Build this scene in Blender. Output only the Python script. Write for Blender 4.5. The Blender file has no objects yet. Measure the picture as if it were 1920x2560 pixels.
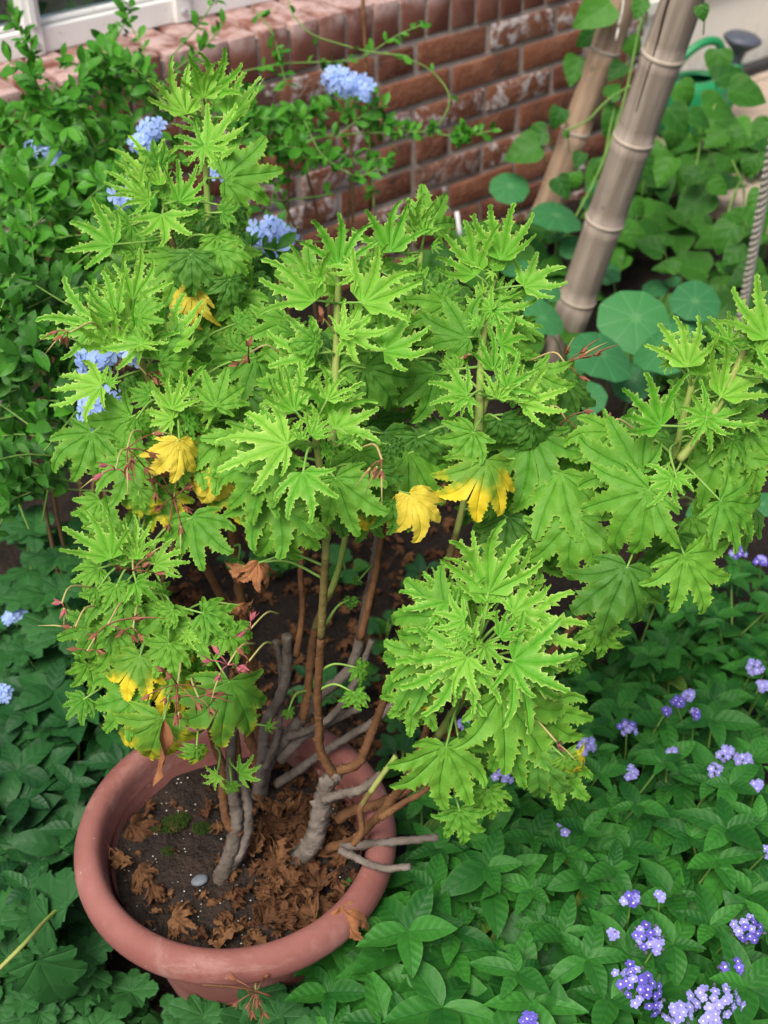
import bpy, bmesh, math, random
import numpy as np
from mathutils import Vector, Matrix, Quaternion, noise as mnoise
random.seed(7)
S = bpy.context.scene
COL = S.collection
R = math.radians
# ------------------------------------------------------------------ camera
PITCH = 38.6; FPX = 3200.0
CAM = Vector((0, 0, 1.55))
cd = bpy.data.cameras.new('camera'); co = bpy.data.objects.new('camera', cd); COL.objects.link(co)
co.location = CAM; co.rotation_euler = (R(90 - PITCH), 0, 0)
cd.sensor_fit = 'HORIZONTAL'; cd.sensor_width = 36; cd.lens = FPX / 1920 * 36
cd.clip_start = .05; cd.clip_end = 200
cd.dof.use_dof = True; cd.dof.focus_distance = 1.29; cd.dof.aperture_fstop = 9
S.camera = co
# ------------------------------------------------------------------ sky, sun, exposure
W = bpy.data.worlds.new('World'); S.world = W; W.use_nodes = True
wt = W.node_tree; bg = wt.nodes['Background']; sk = wt.nodes.new('ShaderNodeTexSky')
sk.sky_type = 'NISHITA'; sk.sun_disc = False; sk.sun_elevation = R(58); sk.sun_rotation = R(-150)
sk.air_density = .7; sk.dust_density = 6; sk.ozone_density = .6
wt.links.new(sk.outputs[0], bg.inputs[0]); bg.inputs[1].default_value = .085
sl = bpy.data.lights.new('sun', 'SUN'); so = bpy.data.objects.new('sun', sl); COL.objects.link(so)
sl.energy = 1.5; sl.angle = R(28); sl.color = (1, .97, .92)
so.rotation_euler = (R(32), 0, R(-30)); so.location = (-2, -3, 6)
S.view_settings.view_transform = 'Standard'; S.view_settings.look = 'None'
S.view_settings.exposure = 1.05; S.view_settings.gamma = 1
S.render.engine = 'CYCLES'
# ------------------------------------------------------------------ pixel helpers (1920 x 2560 photograph)
_p = R(PITCH); FW = Vector((0, math.cos(_p), -math.sin(_p))); UPC = Vector((0, math.sin(_p), math.cos(_p)))
def ray(px, py): return Vector(((px - 960) / FPX, 0, 0)) + UPC * ((1280 - py) / FPX) + FW
def at(px, py, Z): return CAM + ray(px, py) * Z
def onz(px, py, z):
    d = ray(px, py); return CAM + d * ((z - CAM.z) / d.z)
YAW = R(38); WO = Vector((.025, 2.912, 0)); WD = Vector((math.cos(YAW), math.sin(YAW), 0)); WN = Vector((-math.sin(YAW), math.cos(YAW), 0))
def wp(u, v, z): return WO + WD * u + WN * v + Vector((0, 0, z))      # v = metres behind the wall face
def onwall(px, py, v=0):
    d = ray(px, py); t = ((WO + WN * v - CAM).dot(WN)) / d.dot(WN); p = CAM + d * t
    return (p - WO).dot(WD), p.z, t
# ------------------------------------------------------------------ objects
def tag(o, label=None, cat=None, group=None, kind=None):
    if label: o['label'] = label
    if cat: o['category'] = cat
    if group: o['group'] = group
    if kind: o['kind'] = kind
    return o
def empty(name, loc, label=None, cat=None, group=None):
    o = bpy.data.objects.new(name, None); COL.objects.link(o); o.location = loc; o.empty_display_size = .05
    return tag(o, label, cat, group)
def link(name, me, M=None, parent=None):
    o = bpy.data.objects.new(name, me); COL.objects.link(o)
    if parent is not None:
        o.parent = parent
        base = WM[parent.name] if parent.name in WM else Matrix.Translation(parent.location)
        o.matrix_basis = base.inverted() @ (M if M is not None else Matrix())
    elif M is not None: o.matrix_basis = M
    WM[o.name] = M.copy() if M is not None else Matrix()
    return o
WM = {}
def mesh(name, V, F, mat, smooth=True, lc=None, lr=None):
    me = bpy.data.meshes.new(name); me.from_pydata([tuple(v) for v in V], [], F)
    if mat: me.materials.append(mat)
    if smooth: me.polygons.foreach_set('use_smooth', [True] * len(me.polygons))
    if lc is not None:
        a = me.attributes.new('lc', 'FLOAT_VECTOR', 'POINT'); a.data.foreach_set('vector', np.array(lc, dtype=np.float32).ravel())
    if lr is not None:
        a = me.attributes.new('lr', 'FLOAT', 'POINT'); a.data.foreach_set('value', np.array(lr, dtype=np.float32))
    me.update(); return me
def frame(B, D, N, sc):
    y = D.normalized(); n = N - y * N.dot(y)
    if n.length < 1e-4: n = Vector((.3, .5, .8)) - y * Vector((.3, .5, .8)).dot(y)
    n.normalize(); x = y.cross(n)
    M = Matrix((x, y, n)).transposed().to_4x4()
    return Matrix.Translation(B) @ M @ Matrix.Diagonal((sc, sc, sc, 1))
def tube_data(pts, rad, ns=6, cap=True, bump=0, rnd=None):
    V = []; F = []; n = len(pts); up = Vector((.13, .27, .95))
    for i, p in enumerate(pts):
        t = (pts[min(i + 1, n - 1)] - pts[max(i - 1, 0)]).normalized()
        a = t.cross(up)
        if a.length < .05: a = t.cross(Vector((1, 0, 0)))
        a.normalize(); b = t.cross(a); up = b.cross(t) if False else up
        r = rad[i] if hasattr(rad, '__len__') else rad
        for k in range(ns):
            an = 2 * math.pi * k / ns; rr = r * (1 + (rnd.uniform(-bump, bump) if rnd else 0))
            V.append(p + (a * math.cos(an) + b * math.sin(an)) * rr)
    for i in range(n - 1):
        for k in range(ns):
            F.append((i * ns + k, i * ns + (k + 1) % ns, (i + 1) * ns + (k + 1) % ns, (i + 1) * ns + k))
    if cap: F.append(tuple(range(ns))[::-1]); F.append(tuple((n - 1) * ns + k for k in range(ns)))
    return V, F
def spline(pts, n):
    out = []; P = [Vector(p) for p in pts]; P = [P[0] * 2 - P[1]] + P + [P[-1] * 2 - P[-2]]
    for i in range(1, len(P) - 2):
        for k in range(n):
            t = k / n; a, b, c, d = P[i - 1:i + 3]
            out.append(.5 * ((2 * b) + (c - a) * t + (2 * a - 5 * b + 4 * c - d) * t * t + (3 * b - a - 3 * c + d) * t ** 3))
    out.append(P[-2]); return out
def tube(name, pts, rad, mat, parent=None, ns=6, bump=0, rnd=None):
    V, F = tube_data(pts, rad, ns, True, bump, rnd)
    return link(name, mesh(name, V, F, mat), Matrix(), parent)
def box_data(u0, u1, v0, v1, z0, z1):
    V = [wp(u, v, z) for z in (z0, z1) for v in (v0, v1) for u in (u0, u1)]
    F = [(0, 1, 5, 4), (3, 2, 6, 7), (1, 3, 7, 5), (2, 0, 4, 6), (4, 5, 7, 6), (2, 3, 1, 0)]
    return V, F
def bevel_mesh(me, w, seg=2):
    bm = bmesh.new(); bm.from_mesh(me)
    bmesh.ops.bevel(bm, geom=list(bm.edges), offset=w, segments=seg, affect='EDGES', profile=.6)
    bm.to_mesh(me); bm.free(); return me
def wallbox(name, u0, u1, v0, v1, z0, z1, mat, parent, bev=.003):
    V, F = box_data(u0, u1, v0, v1, z0, z1); me = mesh(name, V, F, mat, False)
    if bev: bevel_mesh(me, bev)
    return link(name, me, Matrix(), parent)
# ------------------------------------------------------------------ materials
class NT:
    def __init__(s, name):
        s.m = bpy.data.materials.new(name); s.m.use_nodes = True; s.t = s.m.node_tree; s.t.nodes.clear()
        s.out = s.n('OutputMaterial')
    def n(s, ty, **kw):
        nd = s.t.nodes.new('ShaderNode' + ty)
        for k, v in kw.items(): setattr(nd, k, v)
        return nd
    def set(s, sock, v):
        if isinstance(v, bpy.types.NodeSocket): s.t.links.new(v, sock)
        elif v is not None:
            if hasattr(sock, 'default_value') and hasattr(sock.default_value, '__len__') and len(sock.default_value) == 4 and len(v) == 3: v = (*v, 1)
            sock.default_value = v
    def math(s, op, a, b=None, c=None, clamp=False):
        nd = s.n('Math', operation=op, use_clamp=clamp)
        for i, v in enumerate((a, b, c)):
            if v is not None: s.set(nd.inputs[i], v)
        return nd.outputs[0]
    def mix(s, f, a, b, blend='MIX'):
        nd = s.n('Mix', data_type='RGBA', blend_type=blend); s.set(nd.inputs[0], f); s.set(nd.inputs[6], a); s.set(nd.inputs[7], b); return nd.outputs[2]
    def ramp(s, f, lo, hi):
        nd = s.n('MapRange', interpolation_type='SMOOTHSTEP'); s.set(nd.inputs[0], f); s.set(nd.inputs[1], lo); s.set(nd.inputs[2], hi); return nd.outputs[0]
    def noise(s, scale, detail=3, vec=None, rough=.55, dist=0):
        nd = s.n('TexNoise'); nd.inputs['Scale'].default_value = scale; nd.inputs['Detail'].default_value = detail; nd.inputs['Roughness'].default_value = rough; nd.inputs['Distortion'].default_value = dist
        if vec is not None: s.set(nd.inputs['Vector'], vec)
        return nd.outputs[0]
    def obj(s): return s.n('TexCoord').outputs['Object']
    def bump(s, h, st, dist=.002):
        nd = s.n('Bump'); nd.inputs['Strength'].default_value = st; nd.inputs['Distance'].default_value = dist; s.set(nd.inputs['Height'], h); return nd.outputs[0]
    def bsdf(s, col, rough=.6, spec=.4, normal=None, **kw):
        nd = s.n('BsdfPrincipled'); s.set(nd.inputs['Base Color'], col); s.set(nd.inputs['Roughness'], rough); s.set(nd.inputs['Specular IOR Level'], spec)
        if normal is not None: s.set(nd.inputs['Normal'], normal)
        for k, v in kw.items(): s.set(nd.inputs[k], v)
        return nd.outputs[0]
    def done(s, sh): s.t.links.new(sh, s.out.inputs[0]); return s.m
def leaf_mat(name, a, b, edge=None, edge_amt=0, vein=(.3, .5, .12), vein_amt=.25, freq=16, trans=.3, tcol=None, rough=.52, spec=.22, bst=.5, patch=None, patch_range=(.45, .6), patch_edge=.5, spots=None):
    """leaf surface: lc = (distance along the rib, 0 rib .. 1 margin, side-vein phase)"""
    t = NT(name); lc = t.n('Attribute', attribute_name='lc'); sp = t.n('SeparateXYZ'); t.t.links.new(lc.outputs['Vector'], sp.inputs[0])
    u, v, ph = sp.outputs
    lr = t.n('Attribute', attribute_name='lr').outputs['Fac']; oi = t.n('ObjectInfo').outputs['Random']
    rnd = t.math('FRACT', t.math('ADD', oi, lr))
    col = t.mix(rnd, a, b)
    ob = t.obj()
    nz = t.noise(4.5, 3, ob)
    col = t.mix(t.math('MULTIPLY', t.ramp(nz, .35, .7), .35), col, tuple(c * 1.25 for c in a))
    w = t.math('SINE', t.math('MULTIPLY', ph, freq))
    vl = t.ramp(w, .82, 1.0)
    rib = t.math('SUBTRACT', 1, t.ramp(v, .0, .14))
    vv = t.math('MAXIMUM', rib, t.math('MULTIPLY', vl, .7))
    col = t.mix(t.math('MULTIPLY', vv, vein_amt), col, vein)
    if patch:
        so_ = t.n('SeparateXYZ'); t.t.links.new(ob, so_.inputs[0]); oy = so_.outputs[1]
        pn = t.math('ADD', t.math('ADD', t.noise(1.6, 3, ob), t.math('MULTIPLY', t.math('SUBTRACT', oy, .5), patch_edge)), t.math('MULTIPLY', t.math('SUBTRACT', rnd, .5), .25))
        col = t.mix(t.ramp(pn, *patch_range), col, patch)
    if edge_amt: col = t.mix(t.math('MULTIPLY', t.ramp(v, .25, 1.0), .3 * edge_amt), col, edge)
    if edge_amt: col = t.mix(t.math('MULTIPLY', t.ramp(v, .82, 1.0), edge_amt), col, edge)
    if spots: col = t.mix(t.math('MULTIPLY', t.ramp(t.noise(14, 2, ob), .64, .72), .6), col, spots)
    h = t.math('ADD', t.math('MULTIPLY', w, .5), t.math('MULTIPLY', t.noise(26, 2, ob), .7))
    h = t.math('SUBTRACT', h, t.math('MULTIPLY', rib, .8))
    nb = t.bump(h, bst, .0016)
    sh = t.bsdf(col, rough, spec, nb)
    tr = t.n('BsdfTranslucent'); t.set(tr.inputs['Color'], t.mix(1, col, tcol or (1.0, 1.0, .55), 'MULTIPLY')); t.set(tr.inputs['Normal'], nb)
    mx = t.n('MixShader'); t.set(mx.inputs[0], trans); t.t.links.new(sh, mx.inputs[1]); t.t.links.new(tr.outputs[0], mx.inputs[2])
    return t.done(mx.outputs[0])
def plain(name, a, b, scale=20, rough=.6, spec=.4, bst=.2, bscale=60, trans=0, dist=.002):
    t = NT(name); ob = t.obj(); oi = t.n('ObjectInfo').outputs['Random']
    f = t.math('ADD', t.math('MULTIPLY', t.ramp(t.noise(scale, 4, ob), .3, .7), .7), t.math('MULTIPLY', oi, .3))
    col = t.mix(f, a, b); sh = t.bsdf(col, rough, spec, t.bump(t.noise(bscale, 4, ob), bst, dist))
    if trans:
        tr = t.n('BsdfTranslucent'); t.set(tr.inputs['Color'], col)
        mx = t.n('MixShader'); t.set(mx.inputs[0], trans); t.t.links.new(sh, mx.inputs[1]); t.t.links.new(tr.outputs[0], mx.inputs[2]); sh = mx.outputs[0]
    return t.done(sh)
LIME = (.60, .78, .10)
M = {}
M['y'] = leaf_mat('leaf_young', (.10, .36, .024), (.25, .53, .055), (.64, .82, .22), .85, (.30, .56, .08), .15, 22, .36, bst=.4, spots=(.16, .34, .03))
M['m'] = leaf_mat('leaf_mature', (.08, .26, .022), (.15, .38, .035), (.36, .55, .08), .5, (.05, .19, .02), .22, 26, .3, bst=.55, spots=(.12, .22, .03))
M['o'] = leaf_mat('leaf_old', (.05, .165, .02), (.085, .24, .026), (.24, .40, .06), .4, (.03, .11, .013), .35, 26, .26, bst=.55, spots=(.13, .17, .03))
M['P'] = leaf_mat('leaf_yellowing', (.09, .26, .028), (.14, .32, .03), (.5, .5, .06), .4, (.06, .2, .02), .3, 26, .3, patch=(.78, .60, .03), patch_range=(.40, .62), patch_edge=.55, bst=.4)
M['Y'] = leaf_mat('leaf_yellow', (.80, .64, .07), (.70, .62, .07), (.66, .44, .12), .5, (.6, .5, .04), .3, 26, .34, tcol=(1, .95, .4), patch=(.62, .36, .12), patch_range=(.68, .82), bst=.4)
M['B'] = leaf_mat('leaf_dry', (.42, .22, .10), (.30, .12, .05), (.22, .09, .04), .4, (.2, .08, .03), .3, 20, .15, tcol=(1, .7, .4), rough=.8, spec=.15)
M['L'] = leaf_mat('leaf_litter', (.07, .032, .016), (.20, .10, .045), (.06, .025, .01), .4, (.06, .025, .01), .3, 14, .06, tcol=(1, .6, .3), rough=.85, spec=.12, spots=(.03, .016, .01))
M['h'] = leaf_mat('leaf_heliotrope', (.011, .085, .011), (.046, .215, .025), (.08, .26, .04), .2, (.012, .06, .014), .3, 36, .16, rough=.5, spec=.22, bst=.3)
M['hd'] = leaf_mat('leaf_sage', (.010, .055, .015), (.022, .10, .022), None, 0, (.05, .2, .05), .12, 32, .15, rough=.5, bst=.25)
M['hy'] = leaf_mat('leaf_heliotrope_fading', (.06, .18, .025), (.10, .20, .03), (.25, .24, .05), .5, (.03, .1, .02), .4, 46, .2, patch=(.25, .23, .05), patch_range=(.55, .8))
M['c'] = leaf_mat('leaf_chrysanthemum', (.018, .085, .02), (.032, .135, .028), None, 0, (.07, .2, .06), .25, 14, .18, rough=.6, bst=.35)
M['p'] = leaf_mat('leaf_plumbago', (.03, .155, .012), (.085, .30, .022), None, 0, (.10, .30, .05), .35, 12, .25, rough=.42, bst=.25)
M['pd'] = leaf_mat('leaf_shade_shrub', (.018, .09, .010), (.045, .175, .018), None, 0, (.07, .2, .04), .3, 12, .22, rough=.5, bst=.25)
M['n'] = leaf_mat('leaf_nasturtium', (.032, .155, .052), (.052, .215, .062), None, 0, (.20, .42, .17), .22, 0, .2, rough=.5, bst=.2)
M['b'] = leaf_mat('leaf_climber', (.018, .095, .012), (.065, .235, .02), (.12, .28, .05), .25, (.08, .24, .04), .35, 20, .3, rough=.5, bst=.4)
M['petiole'] = plain('green_stalk', (.14, .30, .05), (.24, .40, .08), 30, .6, .3)
M['stem_green'] = plain('stem_green', (.20, .32, .06), (.30, .30, .09), 25, .65, .25)
M['stem_brown'] = plain('stem_brown', (.085, .038, .017), (.17, .085, .036), 40, .8, .2, 1.0, 70, 0, .005)
M['stem_mid'] = plain('stem_olive', (.10, .075, .025), (.17, .14, .045), 30, .75, .2, .8, 70, 0, .004)
M['bark'] = plain('bark_grey', (.085, .068, .052), (.19, .162, .135), 45, .85, .2, 1.0, 60, 0, .006)
M['twig'] = plain('vine_twig', (.10, .06, .03), (.2, .13, .06), 30, .8, .2)
M['vine_green'] = plain('vine_green', (.10, .22, .04), (.17, .30, .06), 30, .6, .3)
M['seed'] = plain('seed_head_red', (.20, .065, .035), (.32, .15, .085), 40, .75, .2, trans=.15)
M['seedpink'] = plain('seed_head_pink', (.34, .07, .12), (.42, .14, .13), 40, .7, .2, trans=.15)
M['beak'] = plain('seed_beak', (.30, .36, .10), (.44, .30, .14), 30, .6, .3)
M['blue'] = plain('petal_blue', (.30, .46, .88), (.46, .60, .93), 30, .6, .2, 0, 60, .3)
M['purple'] = plain('petal_purple', (.085, .06, .42), (.20, .17, .66), 18, .6, .2, 0, 60, .25)
M['lilac'] = plain('petal_lilac', (.24, .22, .66), (.44, .43, .82), 18, .6, .2, 0, 60, .25)
M['eye'] = plain('petal_eye', (.85, .85, .92), (.7, .7, .85), 18, .6, .2, 0)
M['bud'] = plain('bud_dark', (.07, .06, .16), (.14, .13, .1), 40, .7, .2)
def mk_terracotta():
    t = NT('terracotta'); ob = t.obj(); n1 = t.noise(9, 5, ob); n2 = t.noise(120, 3, ob)
    c = t.mix(t.ramp(n1, .3, .75), (.205, .075, .060), (.285, .118, .10))
    c = t.mix(t.math('MULTIPLY', t.ramp(t.noise(16, 5, ob, .7), .5, .75), .5), c, (.40, .21, .175))
    c = t.mix(t.math('MULTIPLY', t.ramp(t.noise(70, 2, ob), .70, .76), .6), c, (.5, .38, .33))
    c = t.mix(t.math('MULTIPLY', t.ramp(t.noise(38, 3, ob), .68, .78), .5), c, (.16, .08, .06))
    c = t.mix(t.math('MULTIPLY', t.ramp(t.noise(5, 6, ob, .75, 1.5), .52, .7), .5), c, (.40, .26, .22))
    c = t.mix(t.math('MULTIPLY', t.ramp(t.noise(3.5, 6, ob, .7), .56, .7), .3), c, (.12, .055, .045))
    return t.done(t.bsdf(c, .7, .25, t.bump(t.math('ADD', n2, n1), .3, .002)))
M['terracotta'] = mk_terracotta()
def mk_soil(name, a, b, wet=.8):
    t = NT(name); ob = t.obj(); n1 = t.noise(25, 6, ob, .7); n2 = t.noise(140, 4, ob)
    c = t.mix(t.ramp(n1, .3, .7), a, b); c = t.mix(t.ramp(t.noise(240, 1, ob), .76, .8), c, (.3, .27, .22))
    return t.done(t.bsdf(c, wet, .25, t.bump(t.math('ADD', n1, n2), 1, .01)))
M['soil'] = mk_soil('garden_soil', (.009, .0065, .0045), (.026, .017, .011))
M['potsoil'] = mk_soil('potting_soil', (.014, .010, .008), (.04, .026, .018))
M['perlite'] = plain('perlite', (.6, .58, .5), (.75, .73, .68), 50)
M['moss'] = plain('moss', (.016, .034, .006), (.035, .058, .010), 40, .9, .1, 1, 200)
M['pebble'] = plain('pebble', (.10, .12, .14), (.16, .18, .2), 40, .6, .4)
def mk_brick():
    t = NT('brick_red'); ob = t.obj(); oi = t.n('ObjectInfo').outputs['Random']
    mp = t.n('Mapping'); t.t.links.new(ob, mp.inputs[0]); cx = t.n('CombineXYZ'); t.set(cx.inputs[0], t.math('MULTIPLY', oi, 37)); t.set(cx.inputs[1], t.math('MULTIPLY', oi, 91)); t.t.links.new(cx.outputs[0], mp.inputs['Location']); v = mp.outputs[0]
    n1 = t.noise(13, 5, v, .6); n2 = t.noise(70, 4, v)
    c = t.mix(oi, (.125, .045, .028), (.22, .085, .046)); c = t.mix(t.math('MULTIPLY', t.ramp(n1, .42, .72), .8), c, (.30, .14, .085)); c = t.mix(t.math('MULTIPLY', t.ramp(t.noise(160, 3, v), .5, .75), .45), c, (.36, .22, .16))
    c = t.mix(t.math('MULTIPLY', t.ramp(t.noise(9, 3, v), .56, .68), .75), c, (.06, .045, .042))
    wsel = t.ramp(t.math('FRACT', t.math('MULTIPLY', oi, 7.31)), .58, .66)
    wh = t.math('MULTIPLY', t.math('MULTIPLY', t.ramp(t.noise(16, 6, v, .68, 1.2), .48, .56), t.ramp(n2, .34, .55)), wsel)
    c = t.mix(t.math('MULTIPLY', wh, .95), c, (.50, .45, .43))
    return t.done(t.bsdf(c, .95, .1, t.bump(t.math('ADD', t.math('ADD', n1, t.math('MULTIPLY', n2, .8)), t.math('MULTIPLY', t.noise(220, 3, v), .5)), .9, .006)))
M['brick'] = mk_brick()
def mk_coping():
    t = NT('brick_coping'); ob = t.obj(); oi = t.n('ObjectInfo').outputs['Random']
    mp = t.n('Mapping'); t.t.links.new(ob, mp.inputs[0]); cx = t.n('CombineXYZ'); t.set(cx.inputs[0], t.math('MULTIPLY', oi, 53)); t.set(cx.inputs[2], t.math('MULTIPLY', oi, 11)); t.t.links.new(cx.outputs[0], mp.inputs['Location']); v = mp.outputs[0]
    n1 = t.noise(12, 5, v); n2 = t.noise(60, 4, v)
    c = t.mix(oi, (.13, .045, .03), (.20, .075, .048)); c = t.mix(t.math('MULTIPLY', t.ramp(n1, .4, .7), .6), c, (.28, .14, .105))
    sep = t.n('SeparateXYZ'); t.t.links.new(ob, sep.inputs[0])
    lime = t.math('MULTIPLY', t.ramp(t.noise(17, 5, v, .62), .36, .62), t.ramp(sep.outputs[2], .0, .047))
    c = t.mix(t.math('MULTIPLY', lime, .85), c, (.50, .36, .33))
    return t.done(t.bsdf(c, .82, .25, t.bump(t.math('ADD', n1, t.math('MULTIPLY', n2, .5)), .5, .004)))
M['coping'] = mk_coping()
M['mortar'] = plain('mortar', (.30, .24, .20), (.46, .385, .33), 18, .95, .1, .9, 150, 0, .004)
def mk_bamboo(name, k):
    t = NT(name); ob = t.obj(); mp = t.n('Mapping'); t.t.links.new(ob, mp.inputs[0]); mp.inputs['Scale'].default_value = (1, 1, .06)
    s1 = t.noise(60, 4, mp.outputs[0]); s2 = t.noise(190, 3, mp.outputs[0]); n1 = t.noise(7, 4, ob)
    c = t.mix(t.ramp(s1, .3, .7), (.185 * k, .148, .112 / k), (.32 * k, .27, .215 / k)); c = t.mix(t.math('MULTIPLY', t.ramp(n1, .45, .7), .6), c, (.18 * k, .15, .125 / k))
    c = t.mix(t.math('MULTIPLY', t.ramp(t.noise(24, 4, mp.outputs[0]), .6, .75), .5), c, (.21, .145, .065))
    c = t.mix(t.math('MULTIPLY', t.ramp(t.noise(30, 3, ob), .62, .72), .5), c, (.07, .055, .045))
    return t.done(t.bsdf(c, .62, .3, t.bump(t.math('ADD', s1, s2), .35, .002)))
M['bamboo'] = mk_bamboo('bamboo', 1.0); M['bamboo_brown'] = mk_bamboo('bamboo_brown', 1.18)
M['node'] = plain('bamboo_node', (.36, .30, .235), (.46, .40, .32), 40, .8, .3)
M['crack'] = plain('bamboo_crack', (.04, .03, .022), (.06, .04, .03), 40, .9, .1)
M['rope'] = plain('rope_fibre', (.46, .42, .35), (.62, .58, .5), 60, .9, .1, .6, 300)
M['string'] = plain('string', (.6, .58, .52), (.7, .68, .62), 60, .9, .1)
def mk_white():
    t = NT('white_paint'); ob = t.obj(); n = t.noise(6, 5, ob, .65)
    c = t.mix(t.math('MULTIPLY', t.ramp(n, .5, .8), .3), (.78, .78, .75), (.60, .60, .52)); c = t.mix(t.math('MULTIPLY', t.ramp(t.noise(45, 3, ob), .66, .75), .5), c, (.4, .38, .3))
    return t.done(t.bsdf(c, .42, .45, t.bump(t.noise(40, 3, ob), .1, .002)))
M['white'] = mk_white()
def mk_panel():
    t = NT('weathered_white_boards'); ob = t.obj(); sep = t.n('SeparateXYZ'); t.t.links.new(ob, sep.inputs[0])
    n = t.noise(9, 5, ob, .65)
    grime = t.math('MULTIPLY', t.ramp(t.math('ADD', sep.outputs[2], t.math('MULTIPLY', n, .25)), .40, .10), t.ramp(t.noise(30, 4, ob), .3, .65))
    c = t.mix(t.math('MULTIPLY', grime, .55), (.80, .78, .68), (.40, .38, .26))
    return t.done(t.bsdf(c, .55, .35, t.bump(n, .15, .003)))
M['panel'] = mk_panel()
M['bolt'] = plain('steel_bolt', (.3, .3, .3), (.42, .42, .42), 30, .45, .5)
def mk_glass():
    t = NT('window_glass'); g = t.n('BsdfGlossy'); g.inputs['Roughness'].default_value = .03; g.inputs['Color'].default_value = (.9, .95, .95, 1)
    tr = t.n('BsdfTransparent'); tr.inputs['Color'].default_value = (.80, .9, .86, 1); fr = t.n('Fresnel'); fr.inputs[0].default_value = 1.5
    d = t.bsdf((.5, .55, .5), .7); m0 = t.n('MixShader'); t.set(m0.inputs[0], t.math('MULTIPLY', t.ramp(t.noise(5, 5, t.obj()), .4, .8), .16)); t.t.links.new(tr.outputs[0], m0.inputs[1]); t.t.links.new(d, m0.inputs[2])
    mx = t.n('MixShader'); t.set(mx.inputs[0], t.math('MULTIPLY', fr.outputs[0], 1.0)); t.t.links.new(m0.outputs[0], mx.inputs[1]); t.t.links.new(g.outputs[0], mx.inputs[2])
    return t.done(mx.outputs[0])
M['glass'] = mk_glass()
M['can'] = plain('green_plastic', (.01, .20, .065), (.014, .25, .085), 10, .4, .45, .05)
M['rose'] = plain('grey_plastic', (.055, .065, .085), (.09, .10, .125), 20, .5, .4, .05)
M['slab'] = plain('paving_stone', (.34, .26, .20), (.46, .37, .29), 9, .9, .2, .5, 90)
M['threshold'] = plain('dark_rubber', (.02, .02, .022), (.04, .04, .04), 10, .6)
# ================================================================== setting
g = link('ground', mesh('ground', *(lambda n, a: ([(x / n * a * 2 - a, y / n * a * 2 - a + 2, 0) for y in range(n + 1) for x in range(n + 1)], [(y * (n + 1) + x, y * (n + 1) + x + 1, (y + 1) * (n + 1) + x + 1, (y + 1) * (n + 1) + x) for y in range(n) for x in range(n)]))(8, 30), M['soil'], False), Matrix())
tag(g, 'dark moist garden soil under the plants', None, None, 'structure')
def soil_patch():
    r = random.Random(3); n = 90; x0, x1, y0, y1 = -1.6, 1.7, .2, 4.6; V = []; F = []
    for j in range(n + 1):
        for i in range(n + 1):
            x = x0 + (x1 - x0) * i / n; y = y0 + (y1 - y0) * j / n; e = min(i, j, n - i, n - j) / n
            V.append((x, y, -.004 + min(1, e * 12) * (.014 + .022 * (mnoise.noise(Vector((x * 9, y * 9, 0))) + .5 * mnoise.noise(Vector((x * 31, y * 31, 2)))))))
    for j in range(n):
        for i in range(n): F.append((j * (n + 1) + i, j * (n + 1) + i + 1, (j + 1) * (n + 1) + i + 1, (j + 1) * (n + 1) + i))
    o = link('soil_bed', mesh('soil_bed', V, F, M['soil']), Matrix()); tag(o, 'lumpy dark soil of the planting bed', None, None, 'structure')
soil_patch()
# paving by the white boards
def paving():
    root = empty('paving', wp(1.3, .1, 0)); tag(root, 'pale tan paving slabs in front of the white boards', None, None, 'structure')
    u = .86
    for i in range(5):
        for j in range(3):
            wallbox('slab', u + i * .42 + .004, u + (i + 1) * .42 - .004, -.62 + j * .42 + .004, -.62 + (j + 1) * .42 - .004, .0, .055, M['slab'], root, .006)
paving()
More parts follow.
